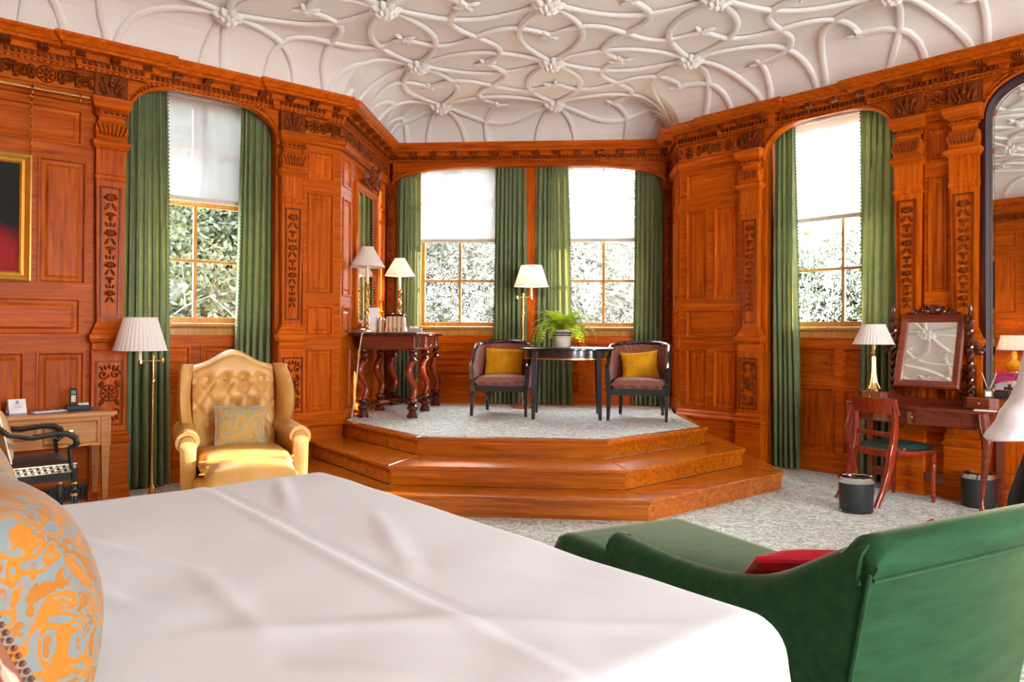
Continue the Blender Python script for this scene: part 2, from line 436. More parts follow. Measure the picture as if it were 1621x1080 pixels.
# ---- carving motifs (relief in wall space, proud towards -y)
def rosette(m, x, z, r, y, h=.016):
    for k in range(8):
        a = k * PI / 4; m.dome((x + .62 * r * math.cos(a), y, z + .62 * r * math.sin(a)), .36 * r, .22 * r, h, 5, a)
    m.dome((x, y, z), .3 * r, .3 * r, h * 1.4, 6)
    ring = [(x + r * 1.08 * math.cos(t * PI / 7), y - .002, z + r * 1.08 * math.sin(t * PI / 7)) for t in range(14)]
    m.tube(ring, .10 * r, 4, True)
def scroll(m, x, z, r, y, sgn=1, ph=0, rr=.009, turns=1.5):
    pts = []
    for k in range(15):
        t = k / 14; a = ph + sgn * t * turns * 2 * PI; q = r * (1 - .82 * t)
        pts.append((x + q * math.cos(a), y - .006, z + q * math.sin(a)))
    m.tube(pts, rr, 4); m.dome((x, y, z), r * .28, r * .28, .018, 5)
def leafrow(m, x, z, w, h, y, n=5, up=1):
    for k in range(n):
        t = (k - (n - 1) / 2) / max(1, (n - 1) / 2)
        m.dome((x + t * w * .40, y, z + up * h * (.06 - .20 * abs(t))), w / n * .45, h * .42, .018, 5, -t * .5 * up)
def frieze_mb(x0, x1, z0=3.375, z1=3.52, y=-.015):
    m = MB(); h = z1 - z0; L_ = x1 - x0; n = max(1, int(round(L_ / (h * 1.55)))); p = L_ / n; zc = (z0 + z1) / 2
    for i in range(n):
        x = x0 + p * (i + .5)
        if i % 2 == 0: rosette(m, x, zc, h * .42, y, .02)
        else:
            scroll(m, x - p * .24, zc + h * .06, h * .38, y, 1, 0, .012); scroll(m, x + p * .24, zc - h * .05, h * .38, y, -1, PI, .012)
            m.dome((x, y, zc), h * .14, h * .40, .018, 5); m.dome((x - p * .03, y, zc + h * .36), h * .2, h * .1, .016, 5); m.dome((x + p * .03, y, zc - h * .36), h * .2, h * .1, .016, 5)
        for sx in (-1, 1):
            m.dome((x + sx * p * .46, y, zc + h * .26), h * .24, h * .13, .018, 5, sx * .6)
            m.dome((x + sx * p * .46, y, zc - h * .26), h * .24, h * .13, .018, 5, -sx * .6)
            m.dome((x + sx * p * .42, y, zc), h * .14, h * .20, .018, 5)
    return m
def drop_mb(xc, z0, z1, w, y):
    # long carved drop on a shaft: alternating blobs, scrolls and husks getting smaller downwards
    m = MB(); z = z1 - w * .5; k = 0
    while z > z0 + w * .3:
        f = .65 + .35 * (z - z0) / (z1 - z0); q = w * f
        if k % 4 == 0:
            m.dome((xc, y, z), q * .34, q * .30, .018, 6)
            for s in (-1, 1): scroll(m, xc + s * q * .30, z, q * .20, y, s, PI / 2, .006, 1.1)
        elif k % 4 == 1:
            for s in (-1, 1): m.dome((xc + s * q * .22, y, z), q * .13, q * .36, .016, 5, s * .5)
        elif k % 4 == 2:
            m.dome((xc, y, z + q * .1), q * .40, q * .16, .018, 6); m.dome((xc, y, z - q * .2), q * .16, q * .2, .014, 5)
        else:
            for s in (-1, 0, 1): m.dome((xc + s * q * .26, y, z), q * .11, q * .22, .014, 5, -s * .4)
        z -= q * .62; k += 1
    return m
def sq(m, xc, prof, y0=0.0):
    # rectangular shaft: (half width, projection, z)
    rg = [[(xc - hw, y0, z), (xc - hw, y0 - pr, z), (xc + hw, y0 - pr, z), (xc + hw, y0, z)] for hw, pr, z in prof]
    return m.rings(rg, True, True, True)
_pil = {}
def pilaster(wall, x, w=.24):
    root = thing('pilaster', None, None, (x, 0, 0)); root.parent = wall
    del_keys = [k for k in root.keys()]
    for k in del_keys: del root[k]
    if 'p' in _pil:
        for o in _pil['p']:
            c = o.copy(); COL.objects.link(c); c.parent = root
        return root
    out = []
    m = MB(); sq(m, 0, [(.155, .11, 0), (.155, .11, .07), (.145, .10, .09), (.145, .10, .45), (.16, .12, .465), (.16, .12, .485), (.142, .095, .505), (.142, .095, .52), (.15, .105, .53), (.135, .085, .56)])
    out.append(mk('plinth', m, OAKH, root))
    m = MB(); sq(m, 0, [(.132, .08, .56), (.132, .08, 1.20)])
    out.append(mk('pedestal', m, OAK, root))
    m = MB(); m.M = None
    for (a, b_, c, d) in ((-.105, -.09, .62, 1.13), (.09, .105, .62, 1.13), (-.105, .105, .605, .62), (-.105, .105, 1.13, 1.145)): m.box(a, b_, -.092, -.078, c, d)
    rosette(m, 0, .875, .062, -.08, .02)
    for s in (-1, 1):
        for zz, ph in ((1.03, 0), (.72, PI)):
            scroll(m, s * .045, zz, .042, -.08, s, ph, .007, 1.3)
        for zz in (.95, .80): m.dome((s * .058, -.08, zz), .022, .038, .018, 5, s * .5)
    for zz in (1.09, .66): leafrow(m, 0, zz, .15, .06, -.08, 5, 1 if zz > 1 else -1)
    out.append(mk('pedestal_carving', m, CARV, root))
    m = MB(); sq(m, 0, [(.135, .085, 1.20), (.135, .085, 1.225), (.128, .075, 1.24), (.128, .075, 1.29), (.145, .10, 1.305), (.155, .115, 1.33), (.155, .115, 1.36), (.135, .09, 1.375), (.130, .085, 1.395), (.118, .07, 1.41), (.10, .06, 1.46)])
    out.append(mk('shaft_base', m, OAKH, root))
    m = MB(); sq(m, 0, [(.092, .055, 1.46), (.108, .065, 2.64), (.118, .08, 2.66), (.118, .08, 2.68), (.110, .07, 2.70), (.112, .07, 2.90), (.128, .09, 2.92)])
    out.append(mk('shaft', m, OAK, root))
    m = MB()
    for s in (-1, 1):
        m.add([(s * .058, -.055, 1.52), (s * .070, -.055, 1.52), (s * .080, -.064, 2.58), (s * .066, -.064, 2.58), (s * .058, -.068, 1.52), (s * .070, -.068, 1.52), (s * .080, -.078, 2.58), (s * .066, -.078, 2.58)], [(4, 5, 6, 7), (0, 1, 5, 4), (1, 2, 6, 5), (2, 3, 7, 6), (3, 0, 4, 7)])
    m.box(-.08, .08, -.078, -.06, 2.58, 2.595); m.box(-.07, .07, -.068, -.05, 1.505, 1.52)
    d = drop_mb(0, 1.58, 2.57, .128, -.062); m.v, m.f = m.v + d.v, m.f + [tuple(i + len(m.v) for i in f) for f in d.f]
    out.append(mk('shaft_carving', m, CARV, root))
    m = MB(); sq(m, 0, [(.128, .09, 2.92), (.142, .11, 2.94), (.142, .11, 2.965), (.118, .08, 2.985), (.112, .075, 3.0), (.124, .098, 3.05), (.118, .09, 3.11), (.092, .06, 3.14), (.092, .06, 3.175), (.112, .08, 3.185), (.112, .08, 3.225), (.135, .105, 3.245), (.148, .125, 3.285), (.148, .125, 3.325), (.13, .10, 3.335)])
    out.append(mk('capital', m, OAKH, root))
    m = MB()
    for k in range(7):
        t = (k - 3) / 3; m.dome((t * .095, -.088, 3.065), .013, .06, .020, 5, -t * .35)
    for k in range(5): m.dome(((k - 2) * .045, -.082, 3.207), .019, .017, .018, 6)
    for s in (-1, 1): m.ball((s * .112, -.07, 3.205), .022, 6, 4)
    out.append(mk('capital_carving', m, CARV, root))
    m = MB(); m.box(-.125, .125, -.055, 0, 3.335, 3.555)
    leafrow(m, 0, 3.43, .18, .14, -.055, 5); leafrow(m, 0, 3.49, .14, .10, -.06, 3); m.dome((0, -.06, 3.45), .03, .035, .035, 6)
    for s in (-1, 1): scroll(m, s * .06, 3.385, .035, -.055, s, PI / 2, .007, 1.2)
    out.append(mk('frieze_block', m, CARV, root))
    _pil['p'] = out
    return root
LOWP = [(0, 3.26), (-.035, 3.265), (-.035, 3.295), (-.055, 3.315), (-.055, 3.345), (-.02, 3.362), (-.015, 3.372), (-.015, 3.53), (0, 3.53)]
def entablature(wall, x0, x1):
    m = MB(); n = len(LOWP)
    m.rings([[(x, y, z) for y, z in LOWP] for x in (x0, x1)])
    mk('architrave', m, OAKH, wall)
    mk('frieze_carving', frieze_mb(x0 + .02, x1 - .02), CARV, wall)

# ---- window bay in an arched recess
def arch_z(u, zs, zt): return zs + (zt - zs) * max(0.0, 1 - abs(u) ** 3.0) ** (1 / 2.2)
def arch_bay(wall, x0, x1, zs, zt, ztop, beads=True):
    n = 40; xc, hw = (x0 + x1) / 2, (x1 - x0) / 2
    us = [-math.cos(PI * i / n) for i in range(n + 1)]
    cv = [(xc + u * hw, arch_z(u, zs, zt)) for u in us]
    m = MB()
    for i in range(n):
        (a, za), (b_, zb) = cv[i], cv[i + 1]
        m.add([(a, -.012, za), (b_, -.012, zb), (b_, -.012, ztop), (a, -.012, ztop), (a, .07, za), (b_, .07, zb), (b_, .07, ztop), (a, .07, ztop)],
              [(0, 1, 2, 3), (7, 6, 5, 4), (0, 4, 5, 1)])
    mk('arch_board', m, OAKH, wall)
    m = MB(); m.tube([(x, -.018, z + .012) for x, z in cv], .016, 6)
    m.tube([(x, -.016, z + .062) for x, z in cv[2:-2]], .008, 5)
    mk('arch_moulding', m, OAKH, wall, smooth=True)
    if beads:
        m = MB(); L_ = 0; last = 0
        for i in range(n):
            (a, za), (b_, zb) = cv[i], cv[i + 1]; d = math.hypot(b_ - a, zb - za); k = 0
            while last + .034 <= L_ + d:
                last += .034; t = (last - L_) / d
                m.dome((a + (b_ - a) * t, -.012, za + (zb - za) * t + .038), .0125, .016, .014, 5, math.atan2(zb - za, b_ - a))
            L_ += d
        mk('arch_beading', m, CARV, wall, kind='stuff')
    # reveal
def reveal(wall, x0, x1, zt, depth, y0=.06):
    m = MB(); m.box(x0 - .06, x0, y0, depth, 0, zt + .1); m.box(x1, x1 + .06, y0, depth, 0, zt + .1); m.box(x0 - .06, x1 + .06, y0, depth, zt, zt + .1)
    mk('window_reveal', m, OAK, wall)

def make_window(num, frame, x0, x1, y, zsill=1.47, zmeet=2.62, ztop=3.62, dropglass=False, sillw=None):
    loc, rz = FR[frame]
    g = {0: GLASS, 1: GLASSL, 2: GLASSW}[int(dropglass)]
    m = MB(); t = .055
    m.box(x0 - .03, x0 + t, y - .03, y + .12, zsill, ztop); m.box(x1 - t, x1 + .03, y - .03, y + .12, zsill, ztop)
    m.box(x0 - .03, x1 + .03, y - .03, y + .12, ztop - t, ztop); 
    w = struct('window_%d' % num, m, SASH, loc, rz, bevel=.004)
    xm = (x0 + x1) / 2
    for nm, za, zb, yy in (('lower_sash', zsill, zmeet, y), ('upper_sash', zmeet - .03, ztop - t, y + .045)):
        m = MB(); s = .045
        m.box(x0 + t, x0 + t + s, yy, yy + .04, za, zb); m.box(x1 - t - s, x1 - t, yy, yy + .04, za, zb)
        m.box(x0 + t + s, x1 - t - s, yy, yy + .04, za, za + .055); m.box(x0 + t + s, x1 - t - s, yy, yy + .04, zb - .045, zb)
        zm = 2.06 if nm == 'lower_sash' else (za + zb) / 2 + .05
        m.box(xm - .016, xm + .016, yy + .004, yy + .036, za + .055, zb - .045)
        m.box(x0 + t + s, xm - .016, yy + .004, yy + .036, zm - .014, zm + .014); m.box(xm + .016, x1 - t - s, yy + .004, yy + .036, zm - .014, zm + .014)
        so = mk(nm, m, SASH, w, bevel=.003)
        for (a, b_) in ((x0 + t + s, xm - .016), (xm + .016, x1 - t - s)):
            for (c, d) in ((za + .055, zm - .014), (zm + .014, zb - .045)):
                pm = MB(); pm.add([(a, yy + .02, c), (b_, yy + .02, c), (b_, yy + .02, d), (a, yy + .02, d)], [(0, 1, 2, 3)])
                mk('pane', pm, g, so)
    m = MB(); sw = sillw or (x0 - .04, x1 + .04)
    m.ext([(y - .10, zsill - .03), (y - .10, zsill - .005), (y - .08, zsill), (y + .1, zsill), (y + .1, zsill - .05), (y - .07, zsill - .05)], sw[0], sw[1], 'x')
    m.box(sw[0], sw[1], y - .075, y + .1, zsill - .115, zsill - .05)
    mk('window_sill', m, SASH, w, bevel=.004)
    return w

def wall_slab(name, boxes):
    m = MB()
    for b_ in boxes: m.box(*b_)
    return struct(name, m, OAK, *FR[name[5:]])

# ---- left wall
LX0, LX1 = 1.62, 2.955
wl_ = wall_slab('wall_left', [(-1.4, LX0, .03, .34, 0, 3.8), (LX1, 3.635, .03, .2, 0, 3.8), (LX0 - .1, LX1 + .1, .06, .5, 3.64, 4.4),
                              (LX0 - .1, LX1 + .1, .30, .36, 0, 1.355), (LX0 - .3, 1.70, .34, .50, 0, 3.8), (2.91, LX1 + .3, .2, .50, 0, 3.8)])
cols = [(.13, .48), (.55, .905), (.98, 1.325)]
panelling(wl_, .09, 1.375, .53, 3.27, grid_rects([(.13, 1.29)], [R1, R3]) + grid_rects(cols, [R2, R4]))
panelling(wl_, 3.225, 3.635, .53, 3.27, grid_rects([(3.275, 3.555)], [R1, R2, R3, R4]))
panelling(wl_, -.9, -.22, .53, 3.27, grid_rects([(-.85, -.27)], [R1, R2, R3, R4]))
for x in (-.08, 1.49, 3.09): pilaster(wl_, x)
entablature(wl_, .05, 1.365); entablature(wl_, 3.215, 3.645); entablature(wl_, -.9, -.21)
arch_bay(wl_, LX0, LX1, 3.19, 3.545, 3.66); reveal(wl_, LX0, LX1, 3.64, .5)
panelling(wl_, LX0, LX1, 0.12, 1.355, grid_rects([(1.70, 2.245), (2.335, 2.88)], [(.20, .85), (.94, 1.26)]), y=.27)
make_window(1, 'left', 1.72, 2.90, .36, sillw=(LX0, LX1))
# ---- right wall
RX0, RX1 = -4.215, -2.905
wr = wall_slab('wall_right', [(-5.289, RX0, .03, .34, 0, 3.8), (RX1, 4.7, .03, .34, 0, 3.8), (RX0 - .1, RX1 + .1, .06, .5, 3.64, 4.4),
                               (RX0 - .1, RX1 + .1, .30, .36, 0, 1.355), (RX0 - .3, -4.14, .34, .50, 0, 3.8), (-2.96, RX1 + .3, .34, .50, 0, 3.8)])
panelling(wr, -5.289, -4.485, .53, 3.27, grid_rects([(-5.20, -4.555)], [R1, R3]) + grid_rects([(-5.20, -4.915), (-4.825, -4.555)], [R2, R4]))
panelling(wr, -2.655, -2.435, .53, 3.27, grid_rects([(-2.62, -2.47)], [R1, R2, R3, R4]))
panelling(wr, -.62, .40, .53, 3.27, grid_rects([(-.57, .35)], [R1, R3]) + grid_rects([(-.57, -.15), (-.07, .35)], [R2, R4]))
panelling(wr, .64, 4.5, .53, 3.27, grid_rects([(.70, 1.9), (2.0, 3.2), (3.3, 4.4)], [R1, R2, R3, R4]))
for x in (-4.35, -2.775, -2.32, -.74, .52): pilaster(wr, x)
entablature(wr, -5.295, -4.475); entablature(wr, -2.65, -2.445); entablature(wr, -.62, .4); entablature(wr, .64, 4.5)
arch_bay(wr, RX0, RX1, 3.19, 3.545, 3.66); reveal(wr, RX0, RX1, 3.64, .5)
panelling(wr, RX0, RX1, 0.12, 1.355, grid_rects([(-4.14, -3.60), (-3.51, -2.98)], [(.20, .85), (.94, 1.26)]), y=.27)
make_window(4, 'right', -4.16, -2.96, .36, dropglass=2, sillw=(RX0, RX1))
# mirror recess on the right wall
MX0, MX1 = -2.19, -.87
arch_bay(wr, MX0, MX1, 3.19, 3.545, 3.66)
mir = thing('arched_wall_mirror', 'tall arched wall mirror in a dark plum frame at the right edge', 'mirror', LRC(-1.53, 7.05), R(-45))
n = 40; hw = (MX1 - MX0) / 2
def archpts(h, zs, zt): return [(u * h, arch_z(u, zs, zt)) for u in [-math.cos(PI * i / n) for i in range(n + 1)]]
oo, ii = archpts(hw, 3.19, 3.545), archpts(hw - .05, 3.16, 3.495)
oo = [(-hw, .86)] + oo + [(hw, .86)]; ii = [(-hw + .05, .92)] + ii + [(hw - .05, .92)]
m = MB(); k = len(oo)
rg = []
for j in range(k):
    (a, za), (b_, zb) = oo[j], ii[j]
    rg.append([(a, .025, za), (a, -.028, za), ((a + b_) / 2, -.036, (za + zb) / 2), (b_, -.020, zb), (b_, .025, zb)])
rg.append(rg[0]); m.rings(rg, True, False, False)
mk('mirror_frame', m, PURP, mir)
m = MB(); m.add([(a, .006, z) for a, z in ii], [tuple(range(len(ii)))])
mk('mirror_glass', m, MIRR, mir)
m = MB(); sh = [(a * .955, .92 + (z - .92) * .985 + .012) for a, z in ii]
for j in range(len(ii) - 1): m.add([(ii[j][0], .0055, ii[j][1]), (ii[j + 1][0], .0055, ii[j + 1][1]), (sh[j + 1][0], .001, sh[j + 1][1]), (sh[j][0], .001, sh[j][1])], [(0, 1, 2, 3)])
mk('bevelled_edge', m, MIRR, mir, label='bevelled border of the mirror glass')
panelling(wr, MX0 - .02, MX1 + .02, .12, .86, grid_rects([(-2.1, -1.58), (-1.48, -.96)], [(.2, .78)]), y=.0)
# ---- back wall of the bay
wb = wall_slab('wall_back', [(-2.5, -2.0, .17, .42, 0, 3.75), (-.88, -.14, .17, .42, 0, 3.75), (.96, 1.4, .17, .42, 0, 3.75), (-2.0, -.88, .19, .42, 0, 1.355), (-.14, .96, .19, .42, 0, 1.355), (-2.5, 1.4, .08, .42, 3.62, 3.735)])
panelling(wb, -2.365, 1.245, .48, 1.355, grid_rects([(-2.28, -1.83), (-1.74, -1.22), (-1.13, -.70), (-.60, -.43), (-.33, .10), (.19, .67), (.76, 1.17)], [(.62, .90), (.98, 1.27)]), y=.15)
m = MB(); sq(m, -.515, [(.085, .0, 1.36), (.085, .05, 1.36), (.085, .05, 3.1), (.11, .08, 3.13), (.11, .08, 3.5)], .17)
mk('centre_post', m, OAK, wb)
arch_bay(wb, -2.27, 1.15, 3.26, 3.487, 3.66, beads=False)
for s, xx in ((1, -2.365), (-1, 1.245)):
    m = MB(); sq(m, xx + s * .05, [(.05, .02, .48), (.05, .02, 1.2), (.06, .03, 1.22), (.06, .03, 1.3), (.045, .015, 1.32), (.045, .02, 3.0), (.06, .05, 3.1), (.09, .09, 3.2), (.10, .10, 3.27), (.10, .10, 3.31)], .08)
    for k_ in range(9):
        m.dome((xx + s * .05, .06, 1.5 + k_ * .16), .03, .05, .02, 5)
    scroll(m, xx + s * .085, 3.13, .05, -.01, s, 0, .014, 1.2); scroll(m, xx + s * .065, 2.80, .04, .04, -s, 0, .012, 1.2)
    mk('carved_bracket', m, CARV, wb)
make_window(2, 'back', -2.0, -.88, .25, dropglass=True, sillw=(-2.15, -.72))
make_window(3, 'back', -.14, .96, .25, dropglass=True, sillw=(-.30, 1.1))
# ---- bay side walls
wbl = wall_slab('wall_bay_left', [(7.506, 9.6, .03, .2, 0, 4.0)])
panelling(wbl, 7.506, 9.36, .53, 3.27, grid_rects([(7.57, 7.86), (8.98, 9.28)], [R1, R2, R3, R4]) + [(7.95, 8.90, .585, 1.225)])
entablature(wbl, 7.506, 9.36)
wbr = wall_slab('wall_bay_right', [(-9.6, -8.725, .03, .2, 0, 4.0)])
panelling(wbr, -9.36, -8.725, .53, 3.27, grid_rects([(-9.29, -8.79)], [R1, R2, R3, R4]))
entablature(wbr, -9.36, -8.72)
# ---- walls behind the camera
wh = wall_slab('wall_head', [(-4.7, 7.2, .03, .2, 0, 4.0)])
panelling(wh, -4.5, 6.98, .53, 3.27, grid_rects([(-4.4 + .95 * i, -4.4 + .95 * i + .85) for i in range(12)], [R1, R2, R3, R4]))
entablature(wh, -4.5, 6.98)
wf = wall_slab('wall_far', [(-7.2, -5.2, .03, .2, 0, 4.2), (-3.8, -2.0, .03, .2, 0, 4.2), (-.6, 1.0, .03, .2, 0, 4.2), (-5.2, -3.8, .03, .2, 0, .8), (-2.0, -.6, .03, .2, 0, .8), (-5.2, -3.8, .03, .2, 3.4, 4.2), (-2.0, -.6, .03, .2, 3.4, 4.2)])
make_window(5, 'far', -5.2, -3.8, .06, .8, 2.2, 3.4); make_window(6, 'far', -2.0, -.6, .06, .8, 2.2, 3.4)

# ---- baseboards
def base_run(name, fr, runs):
    m = MB()
    for x0, x1, y in runs:
        m.rings([[(x, y + a, z) for a, z in ((.03, 0), (-.035, 0), (-.035, .44), (-.055, .455), (-.055, .475), (-.03, .50), (-.03, .515), (-.005, .54), (.03, .54))] for x in (x0, x1)])
    struct(name, m, OAKH, *FR[fr])
base_run('baseboard_left', 'left', [(-.9, -.22, 0), (.06, 1.36, 0), (3.22, 3.655, 0)])
base_run('baseboard_right', 'right', [(-5.31, -4.48, 0), (-2.65, -2.44, 0), (-.62, .4, 0), (.64, 4.5, 0)])
def low_base(name, fr, runs):
    m = MB()
    for x0, x1, y, z in runs: m.rings([[(x, y + a, z + c) for a, c in ((.03, 0), (-.02, 0), (-.02, .10), (-.008, .125), (.03, .125))] for x in (x0, x1)])
    struct(name, m, OAKH, *FR[fr])
low_base('baseboard_window_left', 'left', [(LX0, LX1, .27, 0)])
low_base('baseboard_window_right', 'right', [(RX0, RX1, .27, 0), (MX0, MX1, 0, 0)])
low_base('baseboard_back', 'back', [(-2.365, 1.245, .15, .48)])
low_base('baseboard_bay_left', 'bay_left', [(7.52, 9.40, 0, .48)])
low_base('baseboard_bay_right', 'bay_right', [(-9.40, -8.72, 0, .48)])

# ---- cornice (mitred all round, breaking forward over the pilasters)
UP = [(0, 3.53), (.035, 3.53), (.035, 3.555), (.05, 3.558), (.05, 3.60), (.085, 3.605), (.085, 3.648), (.165, 3.652), (.165, 3.675), (.185, 3.682), (.20, 3.705), (.225, 3.725), (.225, 3.745), (0, 3.745)]
def wpt(fr, x, y=0):
    (ox, oy, _), a = FR[fr]
    return (ox + x * math.cos(a) - y * math.sin(a), oy + x * math.sin(a) + y * math.cos(a))
BRK = .05
def runpts(fr, x0, x1, jogs, y=0.0):
    out = [(x0, y)]
    for a, b_ in jogs:
        out += ([(a, y)] if a > x0 else []) + [(a, y - BRK), (b_, y - BRK)] + ([(b_, y)] if b_ < x1 else [])
    out.append((x1, y))
    return [wpt(fr, *p) for p in out]
LJ = [(-.25, .09), (1.27, 1.73), (2.92, 3.42)]
RJ = [(-4.68, -4.11), (-3.08, -2.03), (-1.0, -.5), (.3, .75)]
seqs = [('left', [-.9, 3.635], LJ, 0), ('bay_left', [7.506, 9.35], [], 0), ('back', [-2.365, 1.245], [], 0), ('bay_right', [-9.35, -8.725], [], 0), ('right', [-5.289, 4.5], RJ, 0), ('far', [-7.05, .9], [], 0), ('head', [-4.5, 6.98], [], 0)]
path = []; own = []
for i, (fr, (a, b_), jg, y) in enumerate(seqs):
    p = runpts(fr, a, b_, jg, y)
    for q in p[:-1]: path.append(q); own.append(i)
NP = len(path)
def miter(i):
    p0, p1, p2 = (Vector(path[(i - 1) % NP]), Vector(path[i]), Vector(path[(i + 1) % NP]))
    d1, d2 = (p1 - p0).normalized(), (p2 - p1).normalized()
    n1, n2 = Vector((d1.y, -d1.x)), Vector((d2.y, -d2.x))
    bsc = n1 + n2
    return bsc / max(.2, bsc.dot(n1))
MIT = [miter(i) for i in range(NP)]
def ring_at(i): return [(path[i % NP][0] + MIT[i % NP].x * o, path[i % NP][1] + MIT[i % NP].y * o, z) for o, z in UP]
# modillion block
def modillion_mb():
    m = MB()
    m.ext([(0, 3.604), (-.035, 3.604), (-.065, 3.612), (-.078, 3.628), (-.078, 3.652), (0, 3.652)], -.034, .034, 'x')
    for k in range(3): m.dome(((k - 1) * .022, -.074, 3.628), .011, .024, .016, 5)
    m.tube([(-.036, -.066, 3.62), (.036, -.066, 3.62)], .013, 6)
    return m
trims = []
mod0 = None
for t, (fr, (xa, xb), jg, y) in enumerate(seqs):
    idx = [i for i in range(NP) if own[i] == t]
    m = MB(); m.rings([ring_at(i) for i in idx] + [ring_at(idx[-1] + 1)], True, False, False)
    tr = struct('trim_%d' % (t + 1), m, OAKH)
    trims.append(tr)
    a = FR[fr][1]
    dm = MB()
    npos = 0
    nmod = int(round((xb - xa) / .253)); sp = (xb - xa) / nmod
    for k in range(nmod):
        x = xa + (k + .5) * sp
        off = BRK if any(j0 + .03 < x < j1 - .03 for j0, j1 in jg) else 0
        px, py = wpt(fr, x, -.085 - off)
        if fr in ('far', 'head') : continue
        if mod0 is None:
            mod0 = mk('modillion', modillion_mb(), CARV, tr, loc=(px, py, 0), rot=(0, 0, a))
        else: inst(mod0, tr, (px, py, 0), a)
    x = xa + .02
    dm.M = Matrix.Translation(Vector((*FR[fr][0][:2], 0))) @ Matrix.Rotation(a, 4, 'Z')
    while x < xb - .02 and fr not in ('far', 'head'):
        off = BRK if any(j0 < x < j1 for j0, j1 in jg) else 0
        dm.box(x - .012, x + .012, -.075 - off, -.048 - off, 3.566, 3.603)
        dm.dome((x, -.034 - off, 3.5425), .013, .010, .012, 5)
        x += .044
    if dm.v: mk('dentil_course', dm, CARV, tr, kind='stuff')

# ---- coved ceiling with strapwork ribs
CZ, CR = 4.20, .55
def offset_poly(d):
    n_ = len(POLY); out = []
    for i in range(n_):
        p0, p1, p2 = Vector(POLY[i - 1]), Vector(POLY[i]), Vector(POLY[(i + 1) % n_])
        d1, d2 = (p1 - p0).normalized(), (p2 - p1).normalized()
        n1, n2 = Vector((d1.y, -d1.x)), Vector((d2.y, -d2.x)); b_ = n1 + n2; b_ = b_ / b_.dot(n1)
        out.append((p1.x + b_.x * d, p1.y + b_.y * d))
    return out
def cove(d):
    d = max(0.0, d)
    if d >= CR: return CZ
    return H0 - .02 + (CZ - H0 + .02) * math.sqrt(max(0, 1 - (1 - d / CR) ** 2))
m = MB(); rg = []
for k in range(13):
    d = CR * (1 - math.cos(PI / 2 * k / 12)); rg.append([(x, y, cove(d)) for x, y in offset_poly(d)])
m.rings(rg, True, False, True)
ceil = struct('ceiling', m, PLASTER)
def seg_d(p, a, b_):
    d = Vector(b_) - Vector(a); d.normalize(); nrm = Vector((d.y, -d.x)); return (Vector(p) - Vector(a)).dot(nrm)
def wall_dist(x, y):
    D = [seg_d((x, y), POLY[i], POLY[(i + 1) % len(POLY)]) for i in range(len(POLY))]
    return min(max(D[0], D[1]), D[2], max(D[3], D[4]), D[5], D[6])
GX, GY, PX, PY = -.205, 6.29, 1.40, 1.385
def rib(pts):
    cur = []; outs = []; fine = []
    for (x0, y0), (x1, y1) in zip(pts, pts[1:]):
        k_ = 6 if min(wall_dist(x0, y0), wall_dist(x1, y1)) < .5 else 1
        fine += [(x0 + (x1 - x0) * q / k_, y0 + (y1 - y0) * q / k_) for q in range(k_)]
    fine.append(pts[-1])
    for x, y in fine:
        d = wall_dist(x, y)
        if d > -.012: cur.append((x, y, cove(max(0, d)) - .012))
        elif cur: outs.append(cur); cur = []
    if cur: outs.append(cur)
    for c in outs:
        if len(c) < 3: continue
        mm = MB(); P = [Vector(p) for p in c]; rg = []
        for i in range(len(P)):
            a = P[max(0, i - 1)]; b_ = P[min(len(P) - 1, i + 1)]
            t = (b_ - a).normalized()
            # local ceiling normal
            e = .02
            def zc(x, y): return cove(wall_dist(x, y))
            nx = (zc(P[i].x + e, P[i].y) - zc(P[i].x - e, P[i].y)) / (2 * e); ny = (zc(P[i].x, P[i].y + e) - zc(P[i].x, P[i].y - e)) / (2 * e)
            nr = Vector((nx, ny, -1)); nr.normalize(); sd = t.cross(nr).normalized()
            o = P[i]
            prof = ((-.032, .0), (-.028, .018), (-.014, .030), (.0, .026), (.014, .030), (.028, .018), (.032, .0))
            rg.append([tuple(o + sd * a_ + nr * (h - .004)) for a_, h in prof])
        mm.rings(rg, False); mk('plaster_rib', mm, PLASTER, ceil, smooth=True, ang=60)
def boss_mb(r, n):
    mm = MB(Matrix.Rotation(R(-90), 4, 'X'))
    for k in range(n):
        a = 2 * PI * k / n
        mm.dome((r * .62 * math.cos(a), 0, r * .62 * math.sin(a)), r * .42, r * .22, r * .42, 6, a)
    for k in range(n):
        a = 2 * PI * (k + .5) / n
        mm.dome((r * .36 * math.cos(a), -r * .2, r * .36 * math.sin(a)), r * .26, r * .16, r * .45, 5, a)
    mm.dome((0, -r * .2, 0), r * .24, r * .24, r * .62, 7)
    return mm
def flip(mb): mb.v = [(x, y, -abs(z)) for x, y, z in mb.v]; return mb
B0 = flip(boss_mb(.145, 8)); F0 = MB(); 
fm = flip(boss_mb(.05, 5)); F0.add(fm.v, fm.f)
tmp = MB(Matrix.Rotation(R(-90), 4, 'X'))
for k in range(4):
    a = PI / 4 + k * PI / 2; tmp.dome((.075 * math.cos(a), 0, .075 * math.sin(a)), .06, .024, .03, 6, a)
tmp = flip(tmp); F0.add(tmp.v, tmp.f)
bo = fo = None
nrib = 0
